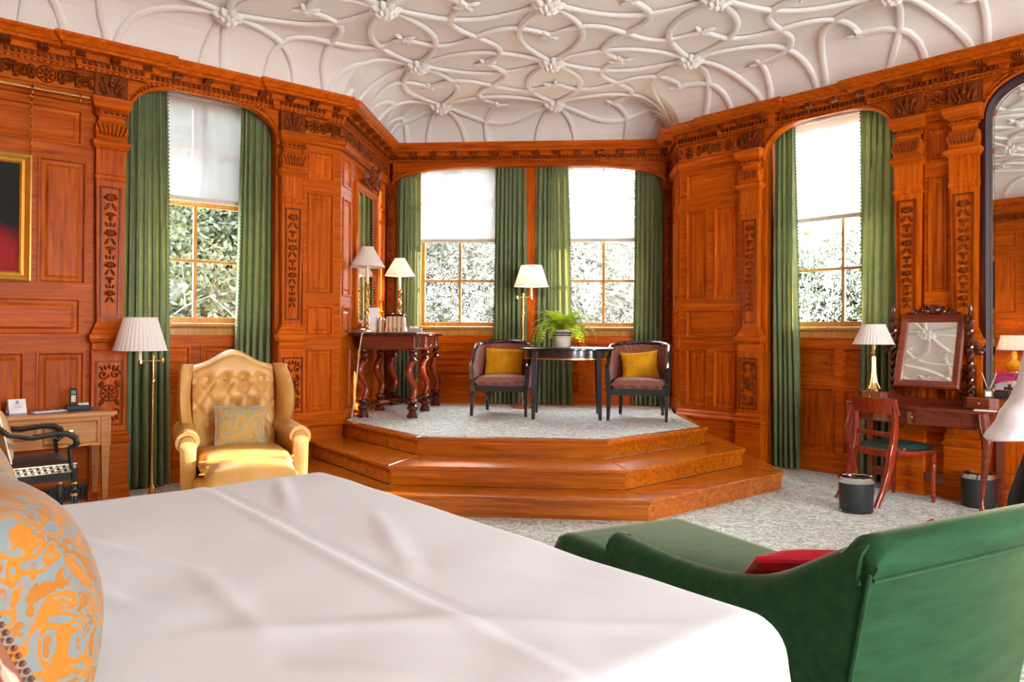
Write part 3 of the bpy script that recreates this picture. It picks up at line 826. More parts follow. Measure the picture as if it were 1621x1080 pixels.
for i in range(-4, 5):
    for j in range(-5, 3):
        x, y = GX + i * PX, GY + j * PY
        ok = wall_dist(x, y)
        N_ = 16
        def inside(px, py): return wall_dist(px, py) > -.1
        if ok > .10:
            z = cove(ok) - .02
            if bo is None: bo = mk('plaster_boss', B0, PLASTER, ceil, smooth=True, loc=(x, y, z), ang=50)
            else: inst(bo, ceil, (x, y, z), random.random())
        for (mx_, my_) in ((x + PX / 2, y), (x, y + PY / 2)):
            w_ = wall_dist(mx_, my_)
            if w_ > .10:
                z = cove(w_) - .012
                if fo is None: fo = mk('plaster_flower', F0, PLASTER, ceil, smooth=True, loc=(mx_, my_, z), ang=50)
                else: inst(fo, ceil, (mx_, my_, z), random.random())
        far = y < -1.0 or x + y < -2.0
        for s in (-1, 1):
            rib([(x + PX * t / N_, y + s * .30 * math.sin(PI * t / N_)) for t in range(N_ + 1)])
            rib([(x + s * .30 * math.sin(PI * t / N_), y + PY * t / N_) for t in range(N_ + 1)])
        if far: continue
        sg = 1 if (i + j) % 2 == 0 else -1
        rib([(x + PX * t / N_, y + PY / 2 - sg * .19 * math.sin(2 * PI * t / N_) ) for t in range(N_ + 1)])
        rib([(x + PX / 2 + sg * .19 * math.sin(2 * PI * t / N_), y + PY * t / N_) for t in range(N_ + 1)])

# ------------------------------------------------------------------ stepped platform of the bay
plat = thing('stepped_platform', 'polished oak three-step platform with carpeted top in the window bay', 'platform', (-.51, 7.6, 0))
OX, OY = -.51, 7.6
def PO(pts): return [(x - OX, y - OY) for x, y in pts]
OUT = [  # left wall end, left corner, right corner, right end, back at right wall
 [(-2.945, 6.925), (-1.62, 5.60), (.588, 5.592), (1.925, 6.905), (1.80, 8.17)],
 [(-2.62, 7.251), (-1.46, 5.936), (.444, 5.934), (1.638, 7.168), (1.45, 8.52)],
 [(-2.365, 7.53), (-1.341, 6.444), (.313, 6.444), (1.338, 7.438), (1.245, 8.70)]]
def inset(pts, d):
    out = []
    for i, p in enumerate(pts):
        p = Vector(p); a = Vector(pts[i - 1]) if i > 0 else None; b_ = Vector(pts[i + 1]) if i < len(pts) - 1 else None
        ns = []
        if a is not None: t = (p - a).normalized(); ns.append(Vector((-t.y, t.x)))
        if b_ is not None: t = (b_ - p).normalized(); ns.append(Vector((-t.y, t.x)))
        q = sum(ns, Vector((0, 0))); q = q / q.dot(ns[0]) 
        out.append((p.x + q.x * d, p.y + q.y * d))
    return out
for k in range(3):
    o = PO(OUT[k]); zt = .16 * (k + 1); zb = .16 * k
    ris = inset(o, .03)
    inn = inset(PO(OUT[k + 1]), .02) if k < 2 else inset(o, .075)
    for s in range(4):
        nm = 'riser'
        m = MB(); a, b_ = ris[s], ris[s + 1]; ia, ib = inset(o, .055)[s], inset(o, .055)[s + 1]
        m.ext([a, b_, ib, ia], zb, zt - .034, 'z'); mk('riser', m, STEPW, plat)
        m = MB(); m.ext([o[s], o[s + 1], inn[s + 1], inn[s]], zt - .034, zt, 'z'); mk('tread' if k < 2 else 'edging', m, STEPW, plat, bevel=.008)
        m = MB(); ra, rb = inset(o, .018)[s], inset(o, .018)[s + 1]; m.ext([ra, rb, ris[s + 1], ris[s]], zt - .056, zt - .034, 'z'); mk('nosing_moulding', m, STEPW, plat)
inn = inset(PO(OUT[2]), .075)
m = MB(); m.ext(inn + [(1.245 - OX, 9.5 - OY), (-2.365 - OX, 9.5 - OY)], .30, .482, 'z'); mk('carpet', m, CARP, plat, label='pale grey scroll-patterned carpet on the platform top')
# ------------------------------------------------------------------ curtains and blinds
def curtain(label, frame, xa, xb, xa2, xb2, y, z0, z1, folds, lead, amp=.045, fr_side=True):
    loc, rz = FR[frame]
    xc = (xa + xb) / 2
    base = Vector((xc, y, z0)); Mx = Matrix.Translation(Vector(loc)) @ Matrix.Rotation(rz, 4, 'Z')
    t = thing('curtain', label, 'curtain', tuple(Mx @ base), rz, 'green velvet curtains at the windows')
    ph = random.random() * 6
    fs = [random.uniform(.7, 1.3) for _ in range(folds)]; tot = sum(fs); cum = [0]
    for q in fs: cum.append(cum[-1] + q / tot)
    def phase(u):
        for i in range(folds):
            if u <= cum[i + 1] + 1e-9: return i + (u - cum[i]) / (cum[i + 1] - cum[i])
        return folds
    def fn(u, v):
        zz = z1 - (z1 - z0) * v
        a = xa + (xa2 - xa) * v; b_ = xb + (xb2 - xb) * v
        p = 2 * PI * phase(u)
        w = amp * (.55 + .45 * min(1, v * 2.2))
        s = math.sin(p + .25 * math.sin(3 * v + ph))
        s = math.copysign(abs(s) ** .75, s)
        x = a + (b_ - a) * u + .012 * math.sin(2 * p + 4 * v)
        return (x - xc, w * s + .010 * math.sin(5 * v + 9 * u + ph), zz - z0)
    m = MB(); m.grid(fn, folds * 9, 22)
    mk('curtain_cloth', m, CURT, t, smooth=True, ang=180)
    # bobble edging along the leading edge
    u = 1.0 if lead > 0 else 0.0
    m = MB()
    n = int((z1 - z0) / .034)
    for k in range(n):
        x, yy, zz = fn(u, (k + .5) / n)
        m.ball((x + lead * .010, yy - .004, zz), .0085, 5, 3)
    m.tube([fn(u, i / 22) for i in range(23)], .006, 4)
    mk('bobble_fringe', m, CURT, t, kind='stuff')
    m = MB(); m.box(min(xa, xa2 if False else xa) - xc - .01, xb - xc + .01, -.02, .02, z1 - z0, z1 - z0 + .05)
    mk('heading', m, CURT, t)
    return t
curtain('green velvet curtain behind the brass floor lamp and tan armchair, left side of its window', 'left', 1.64, 1.98, 1.63, 2.03, .15, .02, 3.60, 6, 1)
curtain('green velvet curtain hanging behind the right wing of the tan wing armchair', 'left', 2.66, 2.945, 2.62, 2.94, .15, .02, 3.60, 5, -1)
curtain('green velvet curtain behind the pair of twisted lamps on the carved console', 'back', -2.245, -1.945, -2.245, -1.96, .085, .50, 3.60, 5, 1, .03)
curtain('green velvet curtain behind the bay floor lamp pole, left of the centre post', 'back', -.965, -.585, -.99, -.555, .085, .50, 3.60, 7, -1, .035)
curtain('green velvet curtain behind the potted fern, right of the centre post', 'back', -.455, -.06, -.47, .02, .085, .50, 3.60, 7, 1, .035)
curtain('green velvet curtain behind the right-hand tub chair in the bay', 'back', .79, 1.13, .78, 1.13, .085, .50, 3.60, 6, -1, .035)
curtain('green velvet curtain beside the step ends, left side of the rain-spotted window', 'right', -4.195, -3.97, -4.195, -3.90, .15, .02, 3.60, 5, 1, .05)
curtain('green velvet curtain behind the dressing table lamp', 'right', -3.275, -2.92, -3.30, -2.92, .15, .02, 3.60, 6, -1, .05)
def blind(label, frame, x0, x1, y, zb):
    loc, rz = FR[frame]; Mx = Matrix.Translation(Vector(loc)) @ Matrix.Rotation(rz, 4, 'Z')
    xc = (x0 + x1) / 2
    t = thing('roller_blind', label, 'blind', tuple(Mx @ Vector((xc, y, zb))), rz, 'white roller blinds half drawn')
    h = (x1 - x0) / 2
    m = MB(); m.grid(lambda u, v: (-h + 2 * h * u, .003 * math.sin(7 * u + 3 * v), 3.60 - zb - (3.60 - zb - .04) * v), 8, 6); mk('blind_fabric', m, BLIND, t, smooth=True)
    m = MB(); m.box(-h, h, -.010, .010, 0, .042); mk('bottom_bar', m, plain('blind_bar', (.62, .56, .50), .6), t, bevel=.004)
    m = MB(); m.tube([(-h - .005, 0, 3.60 - zb), (h + .005, 0, 3.60 - zb)], .025, 8); mk('roller', m, WHITE, t)
blind('white roller blind over the window behind the tan wing armchair', 'left', 1.78, 2.84, .315, 2.615)
blind('white roller blind over the left window of the bay, above the console', 'back', -1.95, -.93, .205, 2.555)
blind('white roller blind over the right window of the bay, above the fern', 'back', -.09, .91, .205, 2.555)
blind('white roller blind over the rain-spotted window by the dressing table', 'right', -4.10, -3.02, .315, 2.555)
m = MB(); m.tube([(0, 0, 0), (.004, 0, -.5), (0, 0, -1.0)], .004, 5)
cd = mk('pull_cord', m, IVORY, None); tag(cd, 'thin blind pull cord with acorn end beside the bay corner curtain', 'cord'); cd.location = (1.2405, 9.20, 2.72)
m = MB(); m.lathe([(.003, 0), (.011, -.012), (.013, -.035), (.004, -.05)], 8, (0, 0, -1.0)); mk('acorn', m, SASH, cd)

# ------------------------------------------------------------------ cushions
def pillow_mb(w, h, t, n=14, pinch=.07):
    # upright cushion: width x, height z, thickness y
    m = MB()
    def fn(sgn):
        def f(u, v):
            a, b_ = 2 * u - 1, 2 * v - 1
            x = w / 2 * a * (1 - pinch * (1 - b_ * b_) * abs(a)); z = h / 2 * b_ * (1 - pinch * (1 - a * a) * abs(b_))
            q = max(0, (1 - a ** 2 * .999) * (1 - b_ ** 2 * .999))
            y = sgn * t / 2 * q ** .42 + .004 * noise.noise(Vector((a * 2.3, b_ * 2.3, sgn * 3 + w * 7)))
            return (x, y, z)
        return f
    m.grid(fn(-1), n, n); m.grid(fn(1), n, n)
    return m
def pillow_edge(w, h, r=.007, pinch=.07, n=10):
    pts = []
    for a0, a1 in (((-1, -1), (1, -1)), ((1, -1), (1, 1)), ((1, 1), (-1, 1)), ((-1, 1), (-1, -1))):
        for k in range(n):
            t = k / n; a = a0[0] + (a1[0] - a0[0]) * t; b_ = a0[1] + (a1[1] - a0[1]) * t
            pts.append((w / 2 * a * (1 - pinch * (1 - b_ * b_) * abs(a)), 0, h / 2 * b_ * (1 - pinch * (1 - a * a) * abs(b_))))
    m = MB(); m.tube(pts, r, 6, True); return m
def cushion(label, w, h, t, mat, loc, rot, edge=None, group=None, pinch=.07, er=.007, name='cushion'):
    o = thing(name, label, 'cushion', loc, 0, group, rot)
    mk('cushion_cover', pillow_mb(w, h, t, 16, pinch), mat, o, smooth=True, ang=180)
    mk('piping', pillow_edge(w, h, er, pinch), edge or mat, o, smooth=True)
    return o

# ------------------------------------------------------------------ bed
bed = thing('bed', 'wide bed made up with a smooth white sheet in the foreground', 'bed', LRC(-1.75, .24), R(-45))
A_, B_, HB = .96, 1.10, .855
RID = [(((-.95, .63), (.95, .60)), .007, .022), (((-.95, .66), (.95, .63)), -.006, .014), (((-.75, .05), (.0, .33)), .008, .022), (((-.0, .33), (.45, .30)), .007, .025), (((-.6, -.05), (.25, .18)), .009, .026), (((-.5, -.2), (-.1, -.12)), .010, .02),
       (((.35, .2), (.70, .75)), .006, .035), (((.15, .1), (.55, -.3)), .006, .035), (((.55, .5), (.93, .95)), .006, .035), (((.2, .75), (.8, 1.0)), .005, .035), (((-.2, .9), (.3, .7)), .008, .025), (((-.9, .9), (-.4, .72)), .008, .02), (((.6, .3), (.95, .5)), .010, .025)]
def ridge(x, y):
    z = 0
    for (a, b_), h, s in RID:
        ax, ay = a; bx, by = b_; dx, dy = bx - ax, by - ay; t = max(0, min(1, ((x - ax) * dx + (y - ay) * dy) / (dx * dx + dy * dy)))
        d2 = (x - ax - t * dx) ** 2 + (y - ay - t * dy) ** 2
        z += h * math.exp(-d2 / (s * s)) * (math.sin(PI * (.12 + .76 * t)))
    return z
def sheet(u, v):
    a = -A_ - .62 + (2 * A_ + 1.24) * u; b_ = -B_ + (2 * B_ + .62) * v
    ea = max(0, abs(a) - (A_ - .04)); eb = max(0, b_ - (B_ - .04)); e = min(.66, math.hypot(ea, eb))
    x = math.copysign(min(abs(a), A_ - .04), a); y = min(b_, B_ - .04)
    z = HB + .006 * noise.noise(Vector((x * 1.3, y * 1.3, 2))) + .0035 * noise.noise(Vector((x * 5 + y * 2, y * 5, 7))) + ridge(x, y)
    if math.hypot(ea, eb) > 1e-6:
        ux, uy = math.copysign(ea, a) / math.hypot(ea, eb), eb / math.hypot(ea, eb)
        r = .09; th = min(e / r, PI / 2); rem = max(0, e - r * PI / 2)
        ho = r * math.sin(th) + .10 * rem + (.018 * math.sin(7 * (x - y) + 3) + .012 * math.sin(17 * (x + .7 * y))) * min(1, rem * 3)
        x += ux * ho; y += uy * ho; z -= r * (1 - math.cos(th)) + rem
    return (x, y, z)
m = MB(); m.grid(sheet, 190, 170); mk('sheet', m, LINEN, bed, smooth=True, ang=180)
m = MB(); m.box(-A_ + .03, A_ - .03, -B_ + .02, B_ - .03, .30, .82); mk('mattress', m, LINEN, bed, bevel=.04)
m = MB(); m.box(-A_ + .05, A_ - .05, -B_ + .02, B_ - .05, .06, .30); mk('bed_base', m, GREYB, bed, bevel=.01)
for sx in (-1, 1):
    for sy in (-1, 1):
        m = MB(); m.frust((sx * .8, sy * .95, 0), .025, .025, (sx * .8, sy * .95, .06), .035, .035); mk('leg', m, MAHO, bed)
m = MB(); m.ext([(-1.02, .1), (1.02, .1), (1.02, 1.15), (.8, 1.32), (-.8, 1.32), (-1.02, 1.15)], -1.115, -1.07); mk('headboard', m, CHAIS, bed, bevel=.015)
BRAID, N, L, b = nodes('woven_braid'); v = coords(N, L, (1, 1, 1)); ck = N.new('ShaderNodeTexWave'); ck.inputs['Scale'].default_value = 16; ck.inputs['Distortion'].default_value = 3; L.new(v, ck.inputs['Vector'])
c = ramp(N, L, ck.outputs['Fac'], [(.3, (.22, .08, .04)), (.6, (.62, .46, .33))]); L.new(c, b.inputs['Base Color']); setp(b, rough=.9)
c1 = cushion('large yellow and blue damask cushion with braid edging, nearest on the bed', .56, .38, .34, DAMB, LRC(-1.47, .125, .975), (R(23), 0, R(-45)), BRAID, 'damask cushions on the bed', .04, .013)
m = MB(); e_ = pillow_edge(.56, .38, .004, .04, 60)
ctr = [tuple(sum(e_.v[i * 6 + k][q] for k in range(6)) / 6 for q in range(3)) for i in range(240)]
for sg in (-1, 1):
    m.tube([(p[0], p[1] + sg * (.013 if i % 2 else .004), p[2] * 1.012) for i, p in enumerate(ctr)], .0035, 4, True)
    for i in range(0, 240, 2): m.ball((ctr[i][0] * 1.0, sg * .020, ctr[i][2]), .0045, 5, 3)
mk('braid_loops', m, plain('braid_brown', (.16, .06, .03), .8), c1, kind='stuff')
c2 = cushion('yellow damask cushion standing behind the large braided cushion on the bed', .58, .42, .26, DAMB, LRC(-2.16, .14, 1.005), (R(18), 0, R(-43)), DAMB, 'damask cushions on the bed', .05, .008)
for i, (lx, lab) in enumerate(((-1.30, 'plump white pillow against the headboard, camera side of the bed'), (-2.2, 'plump white pillow against the headboard, window side of the bed'))):
    cushion(lab, .75, .5, .2, LINEN, LRC(lx, -.42, 1.07), (R(28), 0, R(-45)), LINEN, None, .05, .005, 'pillow')

# ------------------------------------------------------------------ chaise longue
ch = thing('chaise_longue', 'green velvet chaise longue with curved arm and high back at the bed foot', 'chaise', (.70, 3.125, 0), R(32))
def seatgrid(u, v):
    x = -.40 + .80 * u; y = -.80 + 1.68 * v
    ex = min(1, (.40 - abs(x)) / .07); ey = min(1, (.88 - y) / .07)
    q = max(0, math.sin(PI / 2 * max(0, min(1, ex)))) ** .5 * max(0, math.sin(PI / 2 * max(0, min(1, ey)))) ** .5
    return (x, y, .345 + .085 * q + .012 * math.cos(PI * x / .9) * math.cos(PI * (y - .05) / 1.8))
m = MB(); m.grid(seatgrid, 24, 44); mk('seat_cushion', m, CHAIS, ch, smooth=True, ang=180)
m = MB(); m.box(-.395, .395, -.70, .875, .12, .36); mk('seat_base', m, CHAIS, ch, bevel=.02)
def armtop(t):   # t 0 front .. 1 back corner
    K = [(0, .555), (.25, .545), (.50, .565), (.70, .615), (.82, .70), (.92, .795), (1.0, .835)]
    for (a, za), (b_, zb) in zip(K, K[1:]):
        if t <= b_: 
            q = (t - a) / (b_ - a); q = q * q * (3 - 2 * q) if False else q
            return za + (zb - za) * q
    return K[-1][1]
def smooth_top(t): return sum(armtop(max(0, min(1, t + d))) for d in (-.08, -.04, 0, .04, .08)) / 5
YA, YB = .315, -.90
rg = []
NA = 30
for i in range(NA + 1):
    t = i / NA; y = YA + (YB - YA) * t; z = smooth_top(t); w = .062 + .01 * t; xo = -.40 - .02 * t
    pr = [(xo - .02, .14), (xo - .035, z - .14)]
    pr += [(xo + w * .35 + w * math.cos(a), z - .075 + .075 * math.sin(a)) for a in [PI + .15 - (PI + .15) * k / 10 for k in range(11)]]
    pr += [(xo + w * 1.3, z - .14), (xo + w * 1.2, .14)]
    rg.append([(px, y + t * .115 * max(0, 1 - (pz - .13) / .62), pz) for px, pz in pr])
m = MB(); m.rings(rg); mk('arm', m, CHAIS, ch, smooth=True, ang=50)
# arm front: pleated scroll end
m = MB()
z = smooth_top(0)
m.rings([[(-.40 + .022 + .07 * math.cos(a), YA + d, z - .075 + .078 * math.sin(a)) for a in [2 * PI * k / 16 for k in range(16)]] for d in (-.02, .012)])
for k in range(9):
    a = PI * k / 8; m.tube([(-.378, YA + .012, z - .08), (-.378 + .072 * math.cos(a), YA + .010, z - .078 + .078 * math.sin(a))], .006, 4)
m.box(-.445, -.315, YA - .02, YA + .008, .14, z - .08)
mk('arm_front', m, CHAIS, ch, smooth=True)
# back with rake and rolled top
rg = []
NB = 22
for i in range(NB + 1):
    t = i / NB; x = -.44 + .90 * t; zt = .835 + .022 * math.sin(PI * t) + .010 * t
    bow = -.05 * math.sin(PI * t); y0 = -.90 + bow
    e = min(1, min(t, 1 - t) * 14 + .35)
    rk = .10
    pr = [(y0 + rk, .13), (y0 + .055, .40), (y0 - .02, zt - .11)]
    pr += [(y0 + .022 + .062 * math.cos(a) * 1.05, zt - .07 + .07 * math.sin(a) * e) for a in [PI + .2 - (PI + .4) * k / 10 for k in range(11)]]
    pr += [(y0 + .11, zt - .16), (y0 + .20, .38), (y0 + .22, .13)]
    rg.append([(x, a, b_) for a, b_ in pr])
m = MB(); m.rings(rg); mk('back', m, CHAIS, ch, smooth=True, ang=60)
m = MB()
m.tube([(-.44 + .90 * i / NB, -.90 - .05 * math.sin(PI * i / NB) - .030, .835 + .022 * math.sin(PI * i / NB) + .01 * i / NB - .105) for i in range(NB + 1)], .006, 6)
m.tube([(-.448, -.925, .745), (-.446, -.86, .42), (-.444, -.81, .13)], .006, 6)
m.tube([(-.40 - .02 * i / NA - .036, YA + (YB - YA) * i / NA, smooth_top(i / NA) - .105) for i in range(NA + 1)], .0055, 6)
mk('piping', m, CHAIS, ch, smooth=True)
for sx in (-1, 1):
    for yy in (-.72, .78):
        m = MB(); m.frust((sx * .33, yy, 0), .018, .018, (sx * .34, yy, .13), .03, .03); mk('leg', m, MAHO, ch)
Mch = Matrix.Translation(Vector((.70, 3.125, 0))) @ Matrix.Rotation(R(32), 4, 'Z')
cushion('red velvet cushion lying in the arm corner of the green chaise', .46, .42, .15, REDV, tuple(Mch @ Vector((-.12, -.43, .55))), (R(-58), R(0), R(32 + 152)), REDV, 'red cushions on the chaise', .06, .012)
cushion('red velvet cushion propped upright against the chaise back, only its tip showing', .42, .42, .14, REDV, tuple(Mch @ Vector((-.01, -.73, .535))), (R(10), R(8), R(32 + 180)), REDV, 'red cushions on the chaise', .06, .012)

# ------------------------------------------------------------------ tan wing armchair
wc = thing('wing_armchair', 'tan leather wing armchair with buttoned back in front of the window', 'armchair', (-2.55, 5.60, 0), R(32.7))
BUT = [(x, z) for z, xs in ((1.00, (-.21, -.07, .07, .21)), (.80, (-.14, 0, .14)), (.60, (-.21, -.07, .07, .21))) for x in xs]
def bktop(x): return 1.10 + .115 * math.exp(-(x / .17) ** 2) + .02 * math.cos(PI * x / .7)
def backface(u, v):
    x = -.31 + .62 * u; zt = bktop(x); z = .42 + (zt - .42) * v
    y = .25 + .16 * (z - .42) / .8
    p = .0
    for bx, bz in BUT: p = max(p, math.exp(-(((x - bx) / .040) ** 2 + ((z - bz) / .046) ** 2)))
    dg = 1.0
    for s in (-1, 1):
        q = (x + s * (z - .80) * .07 / .10 * 1.0) / .14
        dg = min(dg, abs(math.sin(PI * q)))
    dia = (1 - dg) ** 6 if .58 < z < 1.02 else 0
    y += .055 * p + .028 * dia - .05 * (1 - (abs(x) / .33) ** 4) - .02
    if v > .93: y += .09 * ((v - .93) / .07) ** 2
    return (x, y, z)
m = MB(); m.grid(backface, 48, 48)
mk('backrest', m, LEATH, wc, smooth=True, ang=180)
m = MB(); pts = [(-.31 + .62 * i / 24) for i in range(25)]
m.rings([[(x, .36 + .0, .2), (x, .47, bktop(x) - .02), (x, .42, bktop(x) + .012), (x, .36, bktop(x) - .005), (x, .30, .4)] for x in pts])
mk('outside_back', m, LEATH, wc, smooth=True)
bt = None
for bx, bz in BUT[:7]:
    y = backface((bx + .31) / .62, (bz - .42) / (bktop(bx) - .42))[1]
    if bt is None:
        m = MB(); m.ball((0, 0, 0), .013, 8, 5, 1, .6, 1); bt = mk('button', m, plain('leather_button', (.30, .13, .03), .4), wc, smooth=True, loc=(bx, y - .004, bz))
    else: inst(bt, wc, (bx, y - .004, bz))
for s in (-1, 1):
    # wing: curved padded slab
    rg = []
    for i in range(15):
        t = i / 14; z = .56 + (1.13 - .56) * t
        dep = .17 + .13 * math.sin(PI * min(1, t * 1.08)) * (1 if t < .8 else 1 - (t - .8) * 1.6)
        if t > .9: dep *= .8
        yb = .40; yf = yb - dep - .02
        xo = s * (.345 + .045 * math.sin(PI * t * .9)); th = .045
        pr = [(xo - s * th * .2, yb), (xo - s * th, yb - .02), (xo - s * (th + .012), (yb + yf) / 2), (xo - s * th * .9 + s * .02, yf + .02), (xo + s * .028, yf - .008), (xo + s * .046, yf + .014), (xo + s * .03, (yb + yf) / 2), (xo + s * .01, yb)]
        k = 1 if t < .93 else .7
        rg.append([(px, py, z) for px, py in pr])
    m = MB(); m.rings(rg); wg = mk('wing', m, LEATH, wc, smooth=True, ang=70)
    m = MB()
    for i in range(56):
        t = i / 55 * .96; j = min(13, int(t * 14)); f = t * 14 - j
        a, b_ = rg[j][4], rg[j + 1][4]; m.ball((a[0] + (b_[0] - a[0]) * f + s * .012, a[1] + (b_[1] - a[1]) * f + .006, a[2] + (b_[2] - a[2]) * f), .0058, 5, 3)
    mk('nail_trim', m, BRASS, wg, kind='stuff')
    # arm: rolled
    rg = []
    for i in range(13):
        t = i / 12; y = -.30 + .62 * t; xc = s * (.375 + .02 * (1 - t)); zc = .595 + .02 * t
        rr = .082
        pr = [(xc - s * .06, .30), (xc - s * .055, zc - .05)] + [(xc + rr * math.cos(a) * s * -1 * -1, zc + rr * math.sin(a)) for a in ([PI - k * (PI * 1.28) / 11 for k in range(12)])] + [(xc + s * .02, zc - .09), (xc + s * .02, .20)]
        rg.append([(px, y, pz) for px, pz in pr])
    m = MB(); m.rings(rg); am = mk('arm', m, LEATH, wc, smooth=True, ang=60)
    m = MB()
    xc = s * .395; zc = .595
    for k in range(30):
        a = PI * 1.25 - k * PI * 1.5 / 29; m.ball((xc + s * .05 * math.cos(PI - a) * -1, -.306, zc + .05 * math.sin(a)), .006, 5, 3)
    for k in range(12): m.ball((xc - s * .05, -.306, zc - .03 - k * .02), .006, 5, 3)
    mk('nail_trim', m, BRASS, am, kind='stuff')
def cush(u, v):
    a, b_ = 2 * u - 1, 2 * v - 1
    return a, b_
def slab(w, d, t, n=18, crown=.03, tw=.0):
    m = MB()
    for sg in (1, -1):
        def f(u, v, sg=sg):
            a, b_ = 2 * u - 1, 2 * v - 1
            q = (max(0, 1 - abs(a) ** 10) * max(0, 1 - abs(b_) ** 10)) ** .35
            return (w / 2 * a, d / 2 * b_, sg * (t / 2 * q + (crown * (1 - a * a) * (1 - b_ * b_) if sg > 0 else 0)))
        m.grid(f, n, n)
    return m
m = slab(.66, .62, .15, 20, .035); sc_ = mk('seat_cushion', m, LEATH, wc, smooth=True, ang=180, loc=(0, -.10, .425))
m = MB(); m.tube([(-.33, -.405, .47), (.33, -.405, .47)], .006, 6); m.tube([(-.33, -.405, .382), (.33, -.405, .382)], .006, 6); mk('seam_piping', m, LEATH, sc_, loc=(0, .10, -.425))
m = MB(); m.box(-.37, .37, -.37, .36, .16, .35); mk('seat_frame', m, LEATH, wc, bevel=.03)
for s in (-1, 1):
    m = MB(); m.rings([[(s * .395 + .045 * math.cos(a) * (1 + .25 * q), -.335 + .01 * math.sin(a), .20 + (.38) * q + .03 * math.sin(a)) for a in [2 * PI * k / 10 for k in range(10)]] for q in (0, .35, .7, 1)]); mk('arm_facing', m, LEATH, wc, smooth=True)
    for yy, c_ in ((-.31, 0), (.34, .05)):
        m = MB(); m.tube([(s * .33, yy, .17), (s * .345, yy - .015 + c_, .10), (s * .335, yy + c_, .0)], [.034, .024, .02], 8); mk('leg', m, MAHO, wc, smooth=True)
Mw = Matrix.Translation(Vector((-2.55, 5.60, 0))) @ Matrix.Rotation(R(32.7), 4, 'Z')
cushion('small yellow and grey-blue damask cushion propped on the tan wing armchair', .37, .32, .13, DAMS, tuple(Mw @ Vector((.01, .055, .655))), (R(-20), R(2), R(32.7)), plain('grey_piping', (.30, .36, .34), .8), None, .05, .006)
ot = thing('footstool', 'tan leather footstool with domed top in front of the wing armchair', 'footstool', (-2.16, 4.93, 0), R(26))
mk('padded_top', slab(.60, .44, .16, 18, .05), LEATH, ot, smooth=True, ang=180, loc=(0, 0, .40))
m = MB(); m.box(-.28, .28, -.20, .20, .17, .36); mk('stool_frame', m, LEATH, ot, bevel=.025)
for sx in (-1, 1):
    for sy in (-1, 1):
        m = MB(); m.tube([(sx * .24, sy * .165, .18), (sx * .25, sy * .17, 0)], [.03, .018], 8); mk('leg', m, MAHO, ot, smooth=True)

# ------------------------------------------------------------------ lamps
def shade(parent, r0, r1, h, z, n=72, mat=None):
    m = MB()
    rg = []
    for k in range(7):
        t = k / 6; r = r0 + (r1 - r0) * t
        rg.append([((r + (.0025 if j % 2 else -.0025) * (r / r0)) * math.cos(2 * PI * j / n), (r + (.0025 if j % 2 else -.0025) * (r / r0)) * math.sin(2 * PI * j / n), z + h * t) for j in range(n)])
    m.rings(rg, True, False, False)
    s = mk('lamp_shade', m, mat or SHADE, parent)
    m = MB()
    for r, zz in ((r0 + .003, z), (r1 + .003, z + h)): m.tube([(r * math.cos(2 * PI * j / 40), r * math.sin(2 * PI * j / 40), zz) for j in range(40)], .004, 5, True)
    mk('shade_trim', m, SHADE, s)
    return s
def bulb(parent, x, y, z, e):
    m = MB(); m.ball((x, y, z), .028, 10, 6); 
    mat = bpy.data.materials.get('lit_bulb')
    if mat is None:
        mat, N, L, b = nodes('lit_bulb'); b.inputs['Emission Color'].default_value = (1, .80, .52, 1); b.inputs['Emission Strength'].default_value = 5
    return mk('bulb', m, mat, parent, smooth=True)
def swing_lamp(label, loc, rz, hp, side, sh, name='floor_lamp', basew=.12, bmat=None):
    t = thing(name, label, 'lamp', loc, rz)
    m = MB(); m.lathe([(basew, 0), (basew, .012), (basew * .75, .03), (.03, .045), (.022, .10), (.014, .13)], 20); mk('base', m, bmat or BRASS, t, smooth=True)
    m = MB(); m.lathe([(.0095, .12), (.0095, hp * .83), (.016, hp * .835), (.016, hp * .85), (.0085, hp * .86), (.0085, hp), (.014, hp + .005), (.012, hp + .02), (.005, hp + .035)], 10); mk('pole', m, BRASS, t, smooth=True)
    m = MB(); m.tube([(-.06 * side, 0, hp - .02), (side * .10, 0, hp - .02)], .0075, 8); m.lathe([(.013, -.02), (.015, 0), (.013, .02)], 8, (-.07 * side, 0, hp - .02))
    m.lathe([(.016, -.03), (.010, .02)], 8, (side * .10, 0, hp - .01)); mk('swing_arm', m, BRASS, t, smooth=True)
    m = MB(); m.lathe([(.014, hp - .01), (.014, hp + .11)], 10, (side * .10, 0, 0)); mk('candle_tube', m, IVORY, t, smooth=True)
    e = bpy.data.objects.new('shade_carrier', None); COL.objects.link(e); e.parent = t; e.location = (side * .10, 0, 0)
    s = shade(e, *sh); 
    s.parent = t; s.location = (side * .10, 0, 0); bpy.data.objects.remove(e)
    return t
lx, ly, _ = LRC(-6.62, 1.755)
l1 = swing_lamp('brass swing-arm floor lamp with white pleated shade beside the writing desk', (lx, ly, 0), R(45), 1.165, -1, (.20, .125, .265, 1.235))
l2 = swing_lamp('brass swing-arm floor lamp with lit pleated shade between the two bay chairs', (-.59, 9.06, .482), 0, 1.36, 1, (.205, .125, .25, 1.475), basew=.13, bmat=plain('copper_base', (.42, .13, .05), .3, metal=.6))
l2.location.x = -.585
bulb(l2, .10, 0, 1.55, 3)
light('bay_lamp_light', 'POINT', (-.485, 9.06, .482 + 1.60), None, 5, .03, color=(1, .78, .52))
